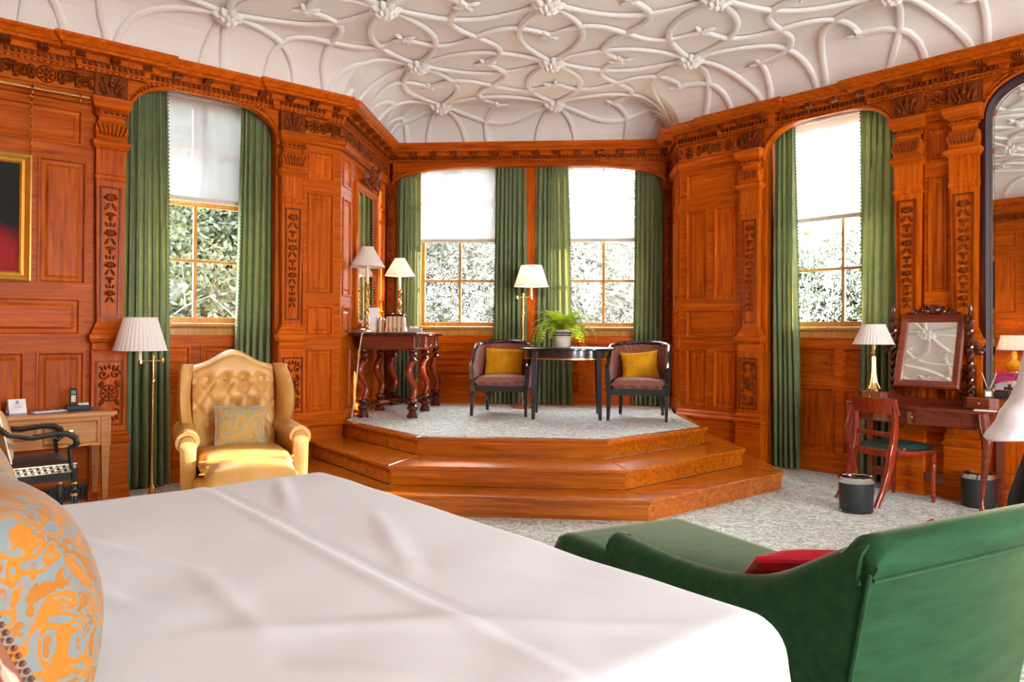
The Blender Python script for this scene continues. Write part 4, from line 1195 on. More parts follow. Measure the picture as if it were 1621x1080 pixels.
def twist_lamp(label, loc, lit):
    t = thing('table_lamp', label, 'lamp', loc, 0, 'twisted brass lamps on the console')
    m = MB(); m.lathe([(.085, 0), (.085, .012), (.07, .02), (.03, .03), (.022, .05)], 18); mk('base', m, BRASS, t, smooth=True)
    m = MB()
    for ph in (0, PI):
        m.tube([(.017 * math.cos(ph + k * .55), .017 * math.sin(ph + k * .55), .05 + k * .0125) for k in range(37)], .0095, 6)
    m.lathe([(.012, .48), (.026, .50), (.026, .52), (.014, .53)], 12); mk('twisted_stem', m, BRASS, t, smooth=True)
    m = MB(); m.lathe([(.017, .53), (.017, .72)], 10); mk('candle_tube', m, IVORY, t, smooth=True)
    shade(t, .182, .062, .21, .685)
    if lit: bulb(t, 0, 0, .76, 2)
    return t
twist_lamp('twisted brass table lamp with white shade at the near end of the carved console', (-2.165, 7.80, 1.401), False)
twist_lamp('twisted brass table lamp with lit shade at the window end of the carved console', (-2.10, 9.03, 1.401), True)
light('console_lamp_light', 'POINT', (-2.10, 9.03, 1.401 + .70), None, 7, .03, color=(1, .76, .48))
# ------------------------------------------------------------------ bay: carved console, its mirror and the things on it
def leg_sq(parent, x, y, z1, a0, a1, mat, dx=0, dy=0, name='leg'):
    m = MB(); m.frust((x + dx, y + dy, 0), a1, a1, (x, y, z1), a0, a0); return mk(name, m, mat, parent, bevel=.003)
cs = thing('console_table', 'dark carved console table on scrolled legs with a gadrooned edge', 'table', (-1.965, 8.50, .482))
m = MB(); m.box(-.375, .365, -.79, .80, .885, .905); m.box(-.36, .35, -.775, .785, .87, .885); mk('tabletop', m, WALN, cs, bevel=.006)
m = MB()
for k in range(30): m.ball((-.362 + .0245 * k, -.782, .878), .013, 6, 4)
for k in range(64): m.ball((.352, -.77 + .0245 * k, .878), .013, 6, 4)
mk('gadrooned_edge', m, WALN, cs, kind='stuff')
m = MB(); m.box(-.275, .315, -.70, -.67, .735, .87); m.box(-.275, .315, .70, .73, .735, .87); m.box(-.275, -.245, -.67, .70, .735, .87); m.box(.285, .315, -.67, .70, .735, .87); mk('apron', m, MAHO, cs, bevel=.004)
m = MB(); m.box(-.285, .325, -.71, .74, .720, .735); mk('apron_moulding', m, WALN, cs)
for yy in (-.52, -.18, .18, .52):
    m = MB(M=Matrix.Translation(Vector((.315, yy, 0))) @ Matrix.Rotation(R(90), 4, 'Z')); 
    rosette(m, 0, .80, .045, 0, .012); mk('apron_rosette', m, WALN, cs)
lgm = None
for x in (-.245, .285):
    for y in (-.66, .03, .70):
        if lgm is None:
            lg = bpy.data.objects.new('leg', None); COL.objects.link(lg); lg.parent = cs; lg.location = (x, y, 0)
            m = MB(); m.lathe([(.03, .60), (.045, .615), (.03, .63), (.022, .645), (.04, .665), (.045, .68), (.028, .695), (.05, .71), (.05, .72)], 12); mk('turned_top', m, WALN, lg, smooth=True)
            m = MB(); P = [(0, .04, .61), (0, -.01, .585), (0, -.045, .54), (0, -.05, .48), (0, -.02, .41), (0, .025, .35), (0, .04, .29), (0, .02, .23), (0, .0, .19)]
            m.tube([(p[1] * .55, p[1] * 1.1, p[2]) for p in P], [.024, .034, .040, .042, .037, .035, .036, .036, .032], 10)
            mk('scroll', m, MAHOR, lg, smooth=True)
            m = MB()
            for k in range(7): m.ball((-.03 - .008 * math.sin(k), -.075 + .012 * k, .53 - .022 * k), .022 - .001 * k, 6, 4, .8, .8, 1.2)
            for s in (-1, 1): m.tube([(.02 * s + .016 * math.cos(a), .06 + .022 * math.sin(a), .60 + .022 * math.cos(a)) for a in [2 * PI * j / 9 for j in range(9)]], .010, 5, True)
            mk('acanthus', m, WALN, lg, smooth=True)
            m = MB(); m.lathe([(.03, .205), (.052, .19), (.056, .17), (.04, .15), (.03, .14), (.055, .125), (.062, .105), (.05, .085), (.034, .075), (.045, .055), (.056, .025), (.06, 0)], 12)
            for k in range(5):
                a = -PI / 2 + (k - 2) * .5; m.ball((.045 * math.cos(a), .045 * math.sin(a), .022), .02, 6, 4)
            mk('paw_foot', m, WALN, lg, smooth=True); lgm = lg
        else:
            c = copy_tree(lgm, cs); c.location = (x, y, 0)
for (a, b_) in (((-.245, -.66), (.02, .03)), ((.285, -.66), (.02, .03)), ((-.245, .70), (.02, .03)), ((.285, .70), (.02, .03)), ((-.245, .03), (.285, .03))):
    m = MB(); m.tube([(a[0] + (b_[0] - a[0]) * t, a[1] + (b_[1] - a[1]) * t, .10 + .035 * math.sin(PI * t)) for t in [i / 8 for i in range(9)]], .018, 6); mk('stretcher', m, WALN, cs, smooth=True)
# mirror on the bay side wall
bm_ = thing('carved_wall_mirror', 'tall gilt-brown framed mirror with carved crest above the console', 'mirror', (-2.365, 8.43, 1.43), R(90))
W2, H2 = .47, 1.62
m = MB(); pr = [(0, .02), (0, -.03), (.03, -.045), (.055, -.04), (.075, -.02), (.09, -.012), (.09, .02)]
rg = [[(sx * (W2 - i_), y_, (i_ if sz < 0 else H2 - i_)) for i_, y_ in pr] for sx, sz in ((-1, -1), (1, -1), (1, 1), (-1, 1))]
rg.append(rg[0]); m.rings(rg, True, False, False); mk('mirror_frame', m, OAK, bm_)
m = MB(); m.box(-W2 + .085, W2 - .085, -.008, .012, .085, H2 - .085); mk('mirror_glass', m, MIRR, bm_)
m = MB()
for k in range(44): 
    for sx in (-1, 1): m.ball((sx * (W2 - .082), -.018, .1 + k * .0335), .010, 5, 3)
mk('bead_edge', m, CARV, bm_, kind='stuff')
m = MB()
m.M = None
m.ball((0, -.11, H2 + .14), .07, 10, 7, 1, .9, 1.1); m.ball((.01, -.17, H2 + .21), .035, 8, 5); m.tube([(.01, -.19, H2 + .21), (.01, -.235, H2 + .19)], [.014, .004], 6)
for s in (-1, 1):
    for k in range(5): m.tube([(s * .05, -.09, H2 + .15 - .02 * k), (s * (.16 - .012 * k), -.13, H2 + .20 - .045 * k), (s * (.20 - .015 * k), -.10, H2 + .12 - .05 * k)], [.02, .018, .006], 5)
    for k in range(4): m.ball((s * (.10 + .06 * k), -.06, H2 + .06 - .01 * k), .04 - .005 * k, 7, 5)
    m.tube([(s * .03, -.10, H2 + .06), (s * .05, -.14, H2 - .04)], [.02, .012], 6)
mk('carved_eagle_crest', m, CARV, bm_, smooth=True)
# items on the console top (z 1.387)
ZC = 1.3875
def T(name, label, cat, x, y, z=ZC, rz=0, group=None): return thing(name, label, cat, (x, y, z), rz, group)
bx = T('file_box', 'grey and white upright box behind the near twisted lamp on the console', 'box', -2.215, 8.16, rz=R(20))
m = MB(); m.box(-.075, .075, -.055, .055, 0, .275); mk('box_body', m, WHITE, bx, bevel=.004)
m = MB(); m.box(-.078, -.0745, -.057, .057, -.0 + .001, .276); mk('grey_side', m, GREYB, bx)
kt = T('kettle', 'small white kettle beside the striped caddy on the console', 'kettle', -2.06, 8.52)
m = MB(); m.lathe([(.075, 0), (.08, .02), (.078, .12), (.055, .185), (.03, .20), (.012, .205), (.012, .225), (.0, .23)], 20); mk('kettle_body', m, WHITE, kt, smooth=True)
m = MB(); m.tube([(.06, 0, .17), (.12, 0, .17), (.125, 0, .09), (.08, 0, .05)], .009, 6); mk('handle', m, BLACK, kt, smooth=True)
m = MB(); m.tube([(-.07, 0, .12), (-.12, 0, .17)], [.02, .01], 8); mk('spout', m, WHITE, kt, smooth=True)
jr = T('tea_jar', 'slim striped jar between the white box and the striped caddy', 'jar', -2.095, 8.10)
m = MB(); m.lathe([(.03, 0), (.032, .01), (.032, .12), (.026, .14)], 16); mk('jar_body', m, STRIPE, jr, smooth=True)
m = MB(); m.lathe([(.028, .14), (.028, .165), (.01, .17)], 14); mk('lid', m, CHROME, jr, smooth=True)
cy = T('tea_caddy', 'striped tea caddy with black lid and small printed figures on the console', 'caddy', -1.925, 8.12)
m = MB(); m.frust((0, 0, 0), .112, .07, (0, 0, .175), .095, .06); mk('caddy_body', m, STRIPE, cy, bevel=.006)
m = MB(); m.box(-.10, .10, -.063, .063, .175, .198); m.tube([(.098, 0, .19), (.118, 0, .15), (.12, 0, .06)], .008, 6); mk('lid', m, BLACK, cy, bevel=.006)
for i, tx in enumerate(('S', '15', '3')):
    cu = bpy.data.curves.new('printed_figure', 'FONT'); cu.body = tx; cu.size = .052; cu.align_x = 'CENTER'; cu.extrude = .0008
    o_ = bpy.data.objects.new('tmp', cu); me_ = bpy.data.meshes.new_from_object(o_); bpy.data.objects.remove(o_); o = bpy.data.objects.new('printed_figure', me_); COL.objects.link(o); me_.materials.clear(); o.parent = cy; o.location = (-.068 + .068 * i, -.0725, .012); o.rotation_euler = (R(87), 0, 0); o.data.materials.append(BLACK)
ty = T('tray', 'white tray under the striped caddy on the console', 'tray', -1.87, 8.20, z=ZC)
m = MB(); m.rings([[(sx * w, sy * d, z) for sx, sy in ((-1, -1), (1, -1), (1, 1), (-1, 1))] for w, d, z in ((.0, .0, .0), (.20, .12, .0), (.22, .14, .012), (.215, .135, .012), (.195, .115, .004), (0, 0, .004))], True, False, False); mk('tray_body', m, WHITE, ty)
for o in (cy, ): o.location.z += .0045
bk = T('note_block', 'grey note box with paper block behind the striped caddy, toward the window', 'box', -1.80, 8.55)
m = MB(); m.box(-.075, .075, -.05, .05, 0, .05); mk('box_body', m, GREYB, bk, bevel=.003)
m = MB(); m.box(-.062, .01, -.04, .04, .05, .075); mk('paper_block', m, IVORY, bk)
m = MB(); m.tube([(-2.165, 7.74, 1.395), (-2.19, 7.700, 1.375), (-2.215, 7.692, 1.20), (-2.24, 7.70, .95), (-2.27, 7.72, .70), (-2.31, 7.76, .49)], .006, 5)
cw = mk('lamp_cord', m, IVORY); tag(cw, 'tan lamp flex hanging down the near end of the carved console', 'cord')
m = MB(); m.box(-2.23, -2.205, 7.68, 7.70, 1.13, 1.20); mk('inline_switch', m, SASH, cw, bevel=.004)

# ------------------------------------------------------------------ tub chairs, round table, fern
def tub(label, x, y, rz):
    t = thing('tub_chair', label, 'chair', (x, y, .482), rz, 'tub chairs in the bay')
    def hoop(a):   # a 0..1 from left front round the back to right front
        th = PI * (1.0 + 1.0 * a)      # left -> back -> right
        # stadium plan: straight sides then half round back
        s = a * 2 - 1
        X = .315 * (1 if abs(s) > .55 else math.sin(abs(s) / .55 * PI / 2)) * (1 if s > 0 else -1)
        Y = (.05 + .28 * math.cos(min(1, abs(s) / .55) * PI / 2)) if abs(s) <= .55 else .05 - .36 * (abs(s) - .55) / .45
        k = 1 - abs(s)
        Zp = [(0, .54), (.10, .575), (.20, .635), (.32, .715), (.5, .77), (.75, .80), (1.0, .808)]
        for (p, za), (q, zb) in zip(Zp, Zp[1:]):
            if k <= q: return X, Y, za + (zb - za) * (k - p) / (q - p)
        return X, Y, .808
    H = [hoop(i / 40) for i in range(41)]
    m = MB(); m.tube(H, .024, 8); mk('top_rail', m, BLACK, t, smooth=True)
    m = MB(); m.rings([[(x_ * .93, y_ * .93 - .005, .40 if True else 0), (x_ * .94, y_ * .94 - .01, z_ - .10), (x_ * .96, y_ * .96, z_ - .012), (x_ * .985, y_ * .985, z_ - .012), (x_ * .97, y_ * .97, .40)] for x_, y_, z_ in H]); mk('backrest', m, TUBF, t, smooth=True, ang=60)
    m = MB(); m.rings([[(x_ * 1.0, y_ * 1.0, z_ - .014), (x_ * 1.035, y_ * 1.03 + .004, z_ - .10), (x_ * 1.0, y_ * 1.0, .30), (x_ * .985, y_ * .985, .30)] for x_, y_, z_ in H[3:-3]]); mk('outside_cover', m, MAGV, t, smooth=True, label='magenta velvet outer cover of the backrest')
    mk('seat_cushion', slab(.55, .56, .10, 16, .018), TUBF, t, smooth=True, ang=180, loc=(0, -.045, .375))
    m = MB(); m.box(-.30, .30, -.315, -.27, .265, .325); m.box(-.30, -.26, -.27, .22, .265, .325); m.box(.26, .30, -.27, .22, .265, .325); m.box(-.24, .24, .20, .24, .265, .325); mk('seat_rail', m, BLACK, t, bevel=.004)
    m = MB(); m.box(-.27, .27, -.28, .22, .30, .328); mk('seat_deck', m, MAGV, t)
    for s in (-1, 1):
        m = MB(); m.rings([[(s * X_ + a, Y_ + b_, Z_) for a, b_ in ((-w, -w), (w, -w), (w, w), (-w, w))] for X_, Y_, Z_, w in ((.300, -.325, 0, .017), (.298, -.305, .12, .021), (.296, -.295, .27, .025), (.305, -.298, .40, .024), (.316, -.31, .555, .022))]); mk('front_leg', m, BLACK, t, bevel=.004)
        m = MB(); m.rings([[(s * X_ + a, Y_ + b_, Z_) for a, b_ in ((-w, -w), (w, -w), (w, w), (-w, w))] for X_, Y_, Z_, w in ((.235, .34, 0, .016), (.225, .27, .14, .020), (.215, .225, .30, .023))]); mk('back_leg', m, BLACK, t, bevel=.004)
    return t
tub('black framed tub chair in red lozenge fabric, left of the round table', -.765, 8.43, R(-3))
tub('black framed tub chair in red lozenge fabric, right of the round table', .735, 8.13, R(-9))
cushion('mustard velvet cushion on the tub chair left of the round table', .42, .31, .12, YELV, (-.765, 8.52, .482 + .575), (R(-14), R(1), R(-2)), YELV, 'mustard cushions on the tub chairs', .05, .005)
cushion('mustard velvet cushion slumped on the tub chair right of the round table', .40, .31, .12, YELV, (.745, 8.20, .482 + .565), (R(-16), R(-5), R(-8)), YELV, 'mustard cushions on the tub chairs', .12, .005)
rt = thing('round_table', 'black lacquered round table with tapered legs in the bay window', 'table', (-.045, 8.20, .482))
m = MB(); m.lathe([(.0, .755), (.515, .755), (.525, .748), (.525, .735), (.515, .728), (0, .728)], 48); mk('tabletop', m, BLACK, rt, smooth=True)
m = MB(); m.lathe([(.47, .728), (.47, .645), (.45, .645), (.45, .728)], 48, cap=False); mk('apron', m, BLACK, rt, smooth=True)
m = MB(); m.lathe([(.452, .634), (.475, .634), (.475, .647), (.452, .647)], 48, cap=False); mk('brass_band', m, BRASS, rt, smooth=True, label='brass band under the apron')
for sx in (-1, 1):
    for sy in (-1, 1): leg_sq(rt, sx * .335, sy * .325, .728, .030, .018, BLACK, sx * .015, sy * .01)
fp = thing('potted_fern', 'bright green fern in a white pot with black bands on the round table', 'plant', (-.10, 8.16, 1.2375))
m = MB(); m.lathe([(.075, 0), (.085, .01), (.098, .09), (.108, .17), (.113, .175), (.113, .19), (.10, .19), (.095, .165), (0, .165)], 28); pot = mk('pot', m, plain('cream_ceramic', (.74, .70, .62), .3), fp, smooth=True)
for z0, z1 in ((.125, .138), (.148, .162)):
    m = MB(); rr = lambda z: .0985 + (z - .09) * .125; m.lathe([(rr(z0), z0), (rr(z0) + .002, z0), (rr(z1) + .002, z1), (rr(z1), z1)], 28, cap=False); mk('black_band', m, BLACK, pot, smooth=True)
m = MB(); m.lathe([(0, .166), (.095, .166), (.05, .18), (0, .185)], 16); mk('soil', m, plain('soil', (.03, .02, .012), .9), fp)
rnd = random.Random(5)
for k in range(72):
    a = 2 * PI * k / 72 * 5 + rnd.random(); up = rnd.uniform(.16, 1.0); L_ = rnd.uniform(.31, .46) * (1.0 if up > .4 else 1.02); m = MB()
    pts = []
    r = 0.03; z = .18
    th = R(30 + 55 * up)
    if up > .75: th = R(rnd.uniform(68, 86))
    for i in range(15):
        pts.append((r * math.cos(a), r * math.sin(a), max(z, .012))); 
        r += L_ / 14 * math.cos(th); z += L_ / 14 * math.sin(th); th -= R(rnd.uniform(7.0, 10.5) * (1.25 - .45 * up))
    m.tube(pts, .0016, 3)
    for i in range(1, 14):
        p = Vector(pts[i]); d = (Vector(pts[i + 1]) - Vector(pts[i - 1])).normalized(); sd = d.cross(Vector((0, 0, 1)));
        if sd.length < .01: sd = Vector((1, 0, 0))
        sd.normalize(); ln = .048 * math.sin(PI * (.16 + .80 * i / 14)) + .008; wd = .0085
        for s in (-1, 1):
            dr = Vector((rnd.uniform(-.2, .2), rnd.uniform(-.2, .2), rnd.uniform(-.35, .15)))
            t_ = p + (sd * s + d * .35 + dr * .5) * ln; b0 = p - d * wd; b1 = p + d * wd; mid = (p + t_) / 2
            m.add([b0, mid - d * wd * 1.15, t_, mid + d * wd * 1.15 + Vector((0, 0, .003)), b1], [(0, 1, 2, 3, 4)])
    mk('frond', m, FERN, fp)

# ------------------------------------------------------------------ left wall: picture, rail, desk, chair
t = thing('framed_painting', 'dark oil painting in a heavy gilt frame hanging by a chain at left', 'picture', LRC(-6.955, .54, 1.775), R(45))
W2, H2 = .385, .995
m = MB(); pr = [(0, .03), (0, -.045), (.012, -.055), (.03, -.045), (.045, -.028), (.065, -.035), (.078, -.02), (.078, .03)]
rg = [[(sx * (W2 - i_), y_ - .035, (i_ if sz < 0 else H2 - i_)) for i_, y_ in pr] for sx, sz in ((-1, -1), (1, -1), (1, 1), (-1, 1))]
rg.append(rg[0]); m.rings(rg, True, False, False); mk('gilt_frame', m, GILT, t)
m = MB(); m.box(-W2 + .07, W2 - .07, -.045, -.03, .07, H2 - .07)
pm, N, L, b = nodes('dark_oil_paint'); v = coords(N, L)
gr = N.new('ShaderNodeSeparateXYZ'); L.new(v, gr.inputs[0])
f = noise_n(N, L, v, 3.5, 5)
vd = N.new('ShaderNodeVectorMath'); vd.operation = 'DISTANCE'; vd.inputs[1].default_value = (.12, -.04, .16); L.new(v, vd.inputs[0])
sb = N.new('ShaderNodeMath'); sb.operation = 'MULTIPLY_ADD'; sb.inputs[1].default_value = -.25; L.new(f, sb.inputs[0]); L.new(vd.outputs['Value'], sb.inputs[2])
c = ramp(N, L, sb.outputs[0], [(.02, (.30, .012, .012)), (.14, (.10, .006, .006)), (.20, (.010, .010, .008)), (.8, (.012, .014, .011))]); L.new(c, b.inputs['Base Color']); setp(b, rough=.6, spec=.15)
mk('canvas', m, pm, t)
m = MB()
for k in range(int(.50 / .026)): 
    z = H2 + .01 + k * .026
    m.tube([(.375 + (.009 * math.cos(a) if k % 2 else 0), -.085 + (0 if k % 2 else .009 * math.cos(a)), z + .017 * math.sin(a)) for a in [2 * PI * j / 8 for j in range(8)]], .0035, 4, True)
mk('chain', m, BRASS, t, kind='stuff')
pr_ = thing('picture_rail', 'thin brass picture rail under the carved frieze at left', 'rail', LRC(-6.98, .70, 3.295), R(45))
m = MB(); m.tube([(-.64, -.10, 0), (.62, -.10, 0)], .012, 8); mk('rail_tube', m, BRASS, pr_, smooth=True)
for x in (-.5, .22, .55):
    m = MB(); m.tube([(x, -.06, .0), (x, -.10, -.02), (x, -.125, 0), (x, -.11, .02)], .008, 6); m.tube([(x, -.115, -.025), (x, -.115, -.05)], .006, 6); mk('hook', m, BRASS, pr_, smooth=True)
gv = thing('floor_grille', 'black cast grille set in the panelling under the writing desk', 'grille', LRC(-6.98, 1.155, .02), R(45))
m = MB(); m.box(-.19, .19, -.046, -.034, 0, .115); mk('grille_plate', m, BLKM, gv)
for k in range(13):
    m = MB(); x = -.168 + .028 * k; m.box(x - .006, x + .006, -.052, -.045, .018, .098); mk('slat', m, BLACK, gv)
dk = thing('writing_desk', 'honey-coloured writing desk with drawers and tapered legs at the left wall', 'desk', LRC(-6.80, .76), R(45))
# local x along wall (-.70 .. .70), y outward; front at -.32
m = MB(); m.box(-.72, .70, -.325, .14, .735, .765); m.box(-.70, .685, -.31, .13, .722, .735); mk('desktop', m, YEW, dk, bevel=.006)
m = MB(); m.box(-.62, .60, -.26, .08, .765, .767); mk('leather_inset', m, DESKL, dk)
m = MB(); m.box(-.66, .655, -.285, .11, .505, .722); mk('desk_carcass', m, YEW, dk, bevel=.003)
for x0, x1, z0, z1 in ((.20, .575, .525, .705), (-.18, .165, .575, .705), (-.58, -.22, .525, .705)):
    m = MB(); m.rings([[(x0 + i_, y_, z0 + i_), (x1 - i_, y_, z0 + i_), (x1 - i_, y_, z1 - i_), (x0 + i_, y_, z1 - i_)] for i_, y_ in ((0, -.28), (0, -.289), (.012, -.296), (.018, -.290), (.03, -.290))], True, False, True); dr = mk('drawer', m, YEW, dk)
    xc, zc = (x0 + x1) / 2, (z0 + z1) / 2
    m = MB(); m.lathe([(.024, 0), (.022, .006), (.010, .008), (.012, .018), (.004, .022)], 14); m.v = [(xc + a, -.292 - c_, zc + b_) for a, b_, c_ in m.v]
    m.tube([(xc + .022 * math.cos(a), -.302, zc - .008 + .024 * math.sin(a)) for a in [PI * 2 * j / 14 for j in range(14)]], .003, 5, True); mk('knob', m, BRASS, dr, smooth=True)
for sx in (-1, 1):
    for yy in (-.265, .09):
        m = MB(); m.box(sx * .625 - .034, sx * .625 + .034, yy - .034, yy + .034, .50, .722)
        for k in range(3): m.box(sx * .625 - .022 + .017 * k, sx * .625 - .012 + .017 * k, yy - .037, yy - .03, .52, .705)
        m.frust((sx * .625, yy, 0), .016, .016, (sx * .625, yy, .50), .029, .029); mk('leg', m, YEW, dk)
Md = Matrix.Translation(Vector(LRC(-6.80, .76))) @ Matrix.Rotation(R(45), 4, 'Z')
def on_desk(name, label, cat, x, y, rz=0, group=None): return thing(name, label, cat, tuple(Md @ Vector((x, y, .7675))), R(45) + rz, group)
cdx = on_desk('place_card', 'upright white card with small crest on the writing desk', 'card', .065, -.06, R(8))
m = MB(); m.ext([(-.04, 0), (-.041, 0), (0.0, .105), (.041, 0), (.04, 0), (0, .103)], -.058, .058, 'x'); m.v = [(x, y, z) for x, y, z in m.v]; mk('folded_card', m, WHITE, cdx)
m = MB(); ln = []
for q in range(10):
    a = 2 * PI * q / 10; m.ball((.010 * math.cos(a), -.0165 - .0 , .083 + .010 * math.sin(a)), .0035, 5, 3, 1, .3, 1)
m.ball((0, -.0165, .083), .006, 6, 4, 1, .3, 1); mk('crest', m, GREYB, cdx, kind='stuff')
for zz, w_ in ((.060, .028), (.050, .022), (.040, .030)):
    m = MB(); yb = -.0405 * (1 - zz / .105) - .0008; m.box(-w_, w_, yb - .0006, yb + .0004, zz, zz + .002); mk('printed_line', m, GREYB, cdx)
for i, (x, r_, lab) in enumerate(((.22, 10, 'open white booklet on the writing desk beside the crest card'), (.33, -6, 'open white booklet on the writing desk beside the telephone'))):
    o = on_desk('booklet', lab, 'booklet', x, -.10 + .03 * i, R(r_))
    m = MB(); m.ext([(-.065, .002), (-.03, .010), (0, .004), (.03, .010), (.065, .002), (.065, .0), (-.065, 0)], -.05, .05); mk('pages', m, WHITE, o)
ph = on_desk('telephone', 'black cordless telephone on its base on the writing desk', 'telephone', .485, -.02, R(-10))
m = MB(); m.frust((0, 0, 0), .085, .06, (0, 0, .035), .078, .05); mk('base', m, BLKM, ph, bevel=.005)
m = MB(M=Matrix.Translation(Vector((-.035, .01, .025))) @ Matrix.Rotation(R(-16), 4, 'X')); m.box(-.024, .024, -.012, .014, 0, .145); hs = mk('handset', m, BLACK, ph, bevel=.006)
m = MB(M=Matrix.Translation(Vector((-.035, .01, .025))) @ Matrix.Rotation(R(-16), 4, 'X')); m.box(-.016, .016, -.0145, -.012, .03, .085); mk('keypad', m, CHROME, hs)
m = MB(M=Matrix.Translation(Vector((-.035, .01, .025))) @ Matrix.Rotation(R(-16), 4, 'X')); m.box(-.017, .017, -.0142, -.012, .095, .125); mk('display', m, plain('lcd', (.12, .25, .22), .3), hs)
m = MB(); m.box(.0, .07, -.04, .03, .035, .05); mk('note_strip', m, WHITE, ph)
# black regency armchair
ac = thing('black_armchair', 'black painted open armchair with lattice-edged seat at the writing desk', 'armchair', LRC(-6.16, .83), R(135))
for s in (-1, 1):
    m = MB(); m.tube([(s * .255, -.235, 0), (s * .255, -.235, .12)], [.016, .02], 10); m.ball((s * .255, -.235, .30), .026, 10, 6); m.tube([(s * .255, -.235, .12), (s * .255, -.235, .28)], [.02, .023], 10); m.tube([(s * .255, -.235, .32), (s * .255, -.235, .44)], [.018, .021], 10); mk('front_leg', m, BLACK, ac, smooth=True)
    m = MB(); m.lathe([(.0235, .255), (.0245, .262), (.0235, .269)], 10, (s * .255, -.235, 0)); m.lathe([(.0225, .335), (.0235, .341), (.0225, .347)], 10, (s * .255, -.235, 0)); mk('gilt_ring', m, GILT, ac, smooth=True, kind='stuff')
    m = MB(); m.tube([(s * .21, .30, 0), (s * .215, .25, .22), (s * .22, .235, .42), (s * .235, .255, .62), (s * .245, .30, .88)], [.016, .02, .022, .020, .018], 8); mk('back_post', m, BLACK, ac, smooth=True)
    m = MB(); m.tube([(s * .245, .295, .86), (s * .25, .24, .79), (s * .262, .15, .70), (s * .27, .02, .675), (s * .272, -.12, .69), (s * .272, -.19, .685), (s * .271, -.235, .655), (s * .268, -.245, .61), (s * .265, -.215, .585), (s * .263, -.195, .60)], [.014, .016, .018, .019, .019, .021, .022, .022, .02, .014], 8)
    m.tube([(s * .262, -.20, .585), (s * .257, -.215, .44)], .014, 8); mk('arm', m, BLACK, ac, smooth=True)
    m = MB(); m.tube([(s * .262, .285, .87), (s * .266, .23, .80), (s * .278, .14, .715), (s * .288, .02, .69)], .003, 5); mk('gilt_line', m, GILT, ac)
for z0, rr in ((.86, .026), (.66, .016)):
    m = MB(); m.tube([(-.245 + .49 * k / 10, (.29 if z0 > .8 else .262) + .03 * math.sin(PI * k / 10), z0 + .012 * math.sin(PI * k / 10)) for k in range(11)], rr, 8); mk('back_rail', m, BLACK, ac, smooth=True)
m = MB(); m.box(-.27, .27, -.25, -.215, .36, .42); m.box(-.265, -.23, -.215, .24, .36, .42); m.box(.23, .265, -.215, .24, .36, .42); m.box(-.23, .23, .205, .24, .36, .42); mk('seat_rail', m, BLACK, ac, bevel=.004)
m = MB(); m.box(-.255, .255, -.245, .225, .415, .475); mk('seat_border', m, CROSS, ac, bevel=.006)
mk('seat_cushion', slab(.51, .47, .02, 14, .018), BLKM, ac, smooth=True, ang=180, loc=(0, -.01, .482))
m = MB()
for z in (.418, .474): m.tube([(-.258, -.248, z), (.258, -.248, z), (.258, .228, z), (-.258, .228, z)], .004, 5, True)
mk('cream_piping', m, IVORY, ac, kind='stuff')
Ma = Matrix.Translation(Vector(LRC(-6.16, .83))) @ Matrix.Rotation(R(135), 4, 'Z')
cushion('yellow damask cushion against the back of the black open armchair', .42, .38, .12, DAMB, tuple(Ma @ Vector((-.02, .17, .685))), (R(-12), R(3), R(135)), IVORY, None, .05, .005)

# ------------------------------------------------------------------ right wall: dressing table group
dt = thing('dressing_table', 'mahogany dressing table with cabriole legs and swing mirror by the right wall', 'dressing table', LRC(-2.555, 6.80), R(-45))
# local x: -.58 .. .58 ; y: front -.25, back .20
def fronty(x): return -.235 - .03 * math.cos(x / .58 * PI * 1.0) - .01 * math.cos(x / .58 * PI * 3)
nx = 32
xs = [-.585 + 1.17 * i / nx for i in range(nx + 1)]
top = [(x, fronty(x) - .02) for x in xs] + [(.585, .20), (-.585, .20)]
m = MB(); m.ext(top, .775, .80, 'z'); mk('tabletop', m, MAHO, dt, bevel=.006)
fr = [(x * .95, fronty(x) + .005) for x in xs] + [(.55, .18), (-.55, .18)]
m = MB(); m.ext(fr, .655, .775, 'z'); mk('frieze', m, MAHO, dt)
m = MB(); xs2 = [-.36 + .72 * i / 20 for i in range(21)]
m.ext([(x, fronty(x / .95) - .004) for x in xs2] + [(x, fronty(x / .95) + .01) for x in reversed(xs2)], .672, .76, 'z'); dw = mk('drawer', m, MAHO, dt)
m = MB(); m.ball((0, fronty(0) - .006, .716), .011, 8, 5); m.box(-.003, .003, fronty(0) - .009, fronty(0), .695, .712); mk('keyhole', m, BRASS, dw, smooth=True)
def cab(s, parent):
    P = [(s * .50, -.205, .77, .045), (s * .515, -.225, .68, .047), (s * .545, -.262, .58, .042), (s * .54, -.255, .48, .033), (s * .515, -.225, .33, .025), (s * .495, -.205, .18, .019), (s * .49, -.205, .08, .017), (s * .50, -.222, .03, .024), (s * .502, -.225, 0, .026)]
    m = MB(); m.tube([p[:3] for p in P], [p[3] for p in P], 10); o = mk('leg', m, MAHOR if s < 0 else MAHO, parent, smooth=True)
    m = MB(); 
    for k in range(5): m.ball((s * (.548 - .006 * k), -.285 + .006 * k, .60 - .03 * k), .017, 6, 4, .7, .7, 1.2)
    mk('knee_carving', m, WALN, o, smooth=True)
cab(-1, dt); cab(1, dt)
for s in (-1, 1):
    m = MB(); m.frust((s * .52, .15, 0), .022, .022, (s * .52, .15, .66), .03, .03); mk('back_leg', m, MAHO, dt)
m = MB(); m.box(-.50, .50, .165, .19, .12, .20); mk('back_stretcher', m, MAHO, dt)
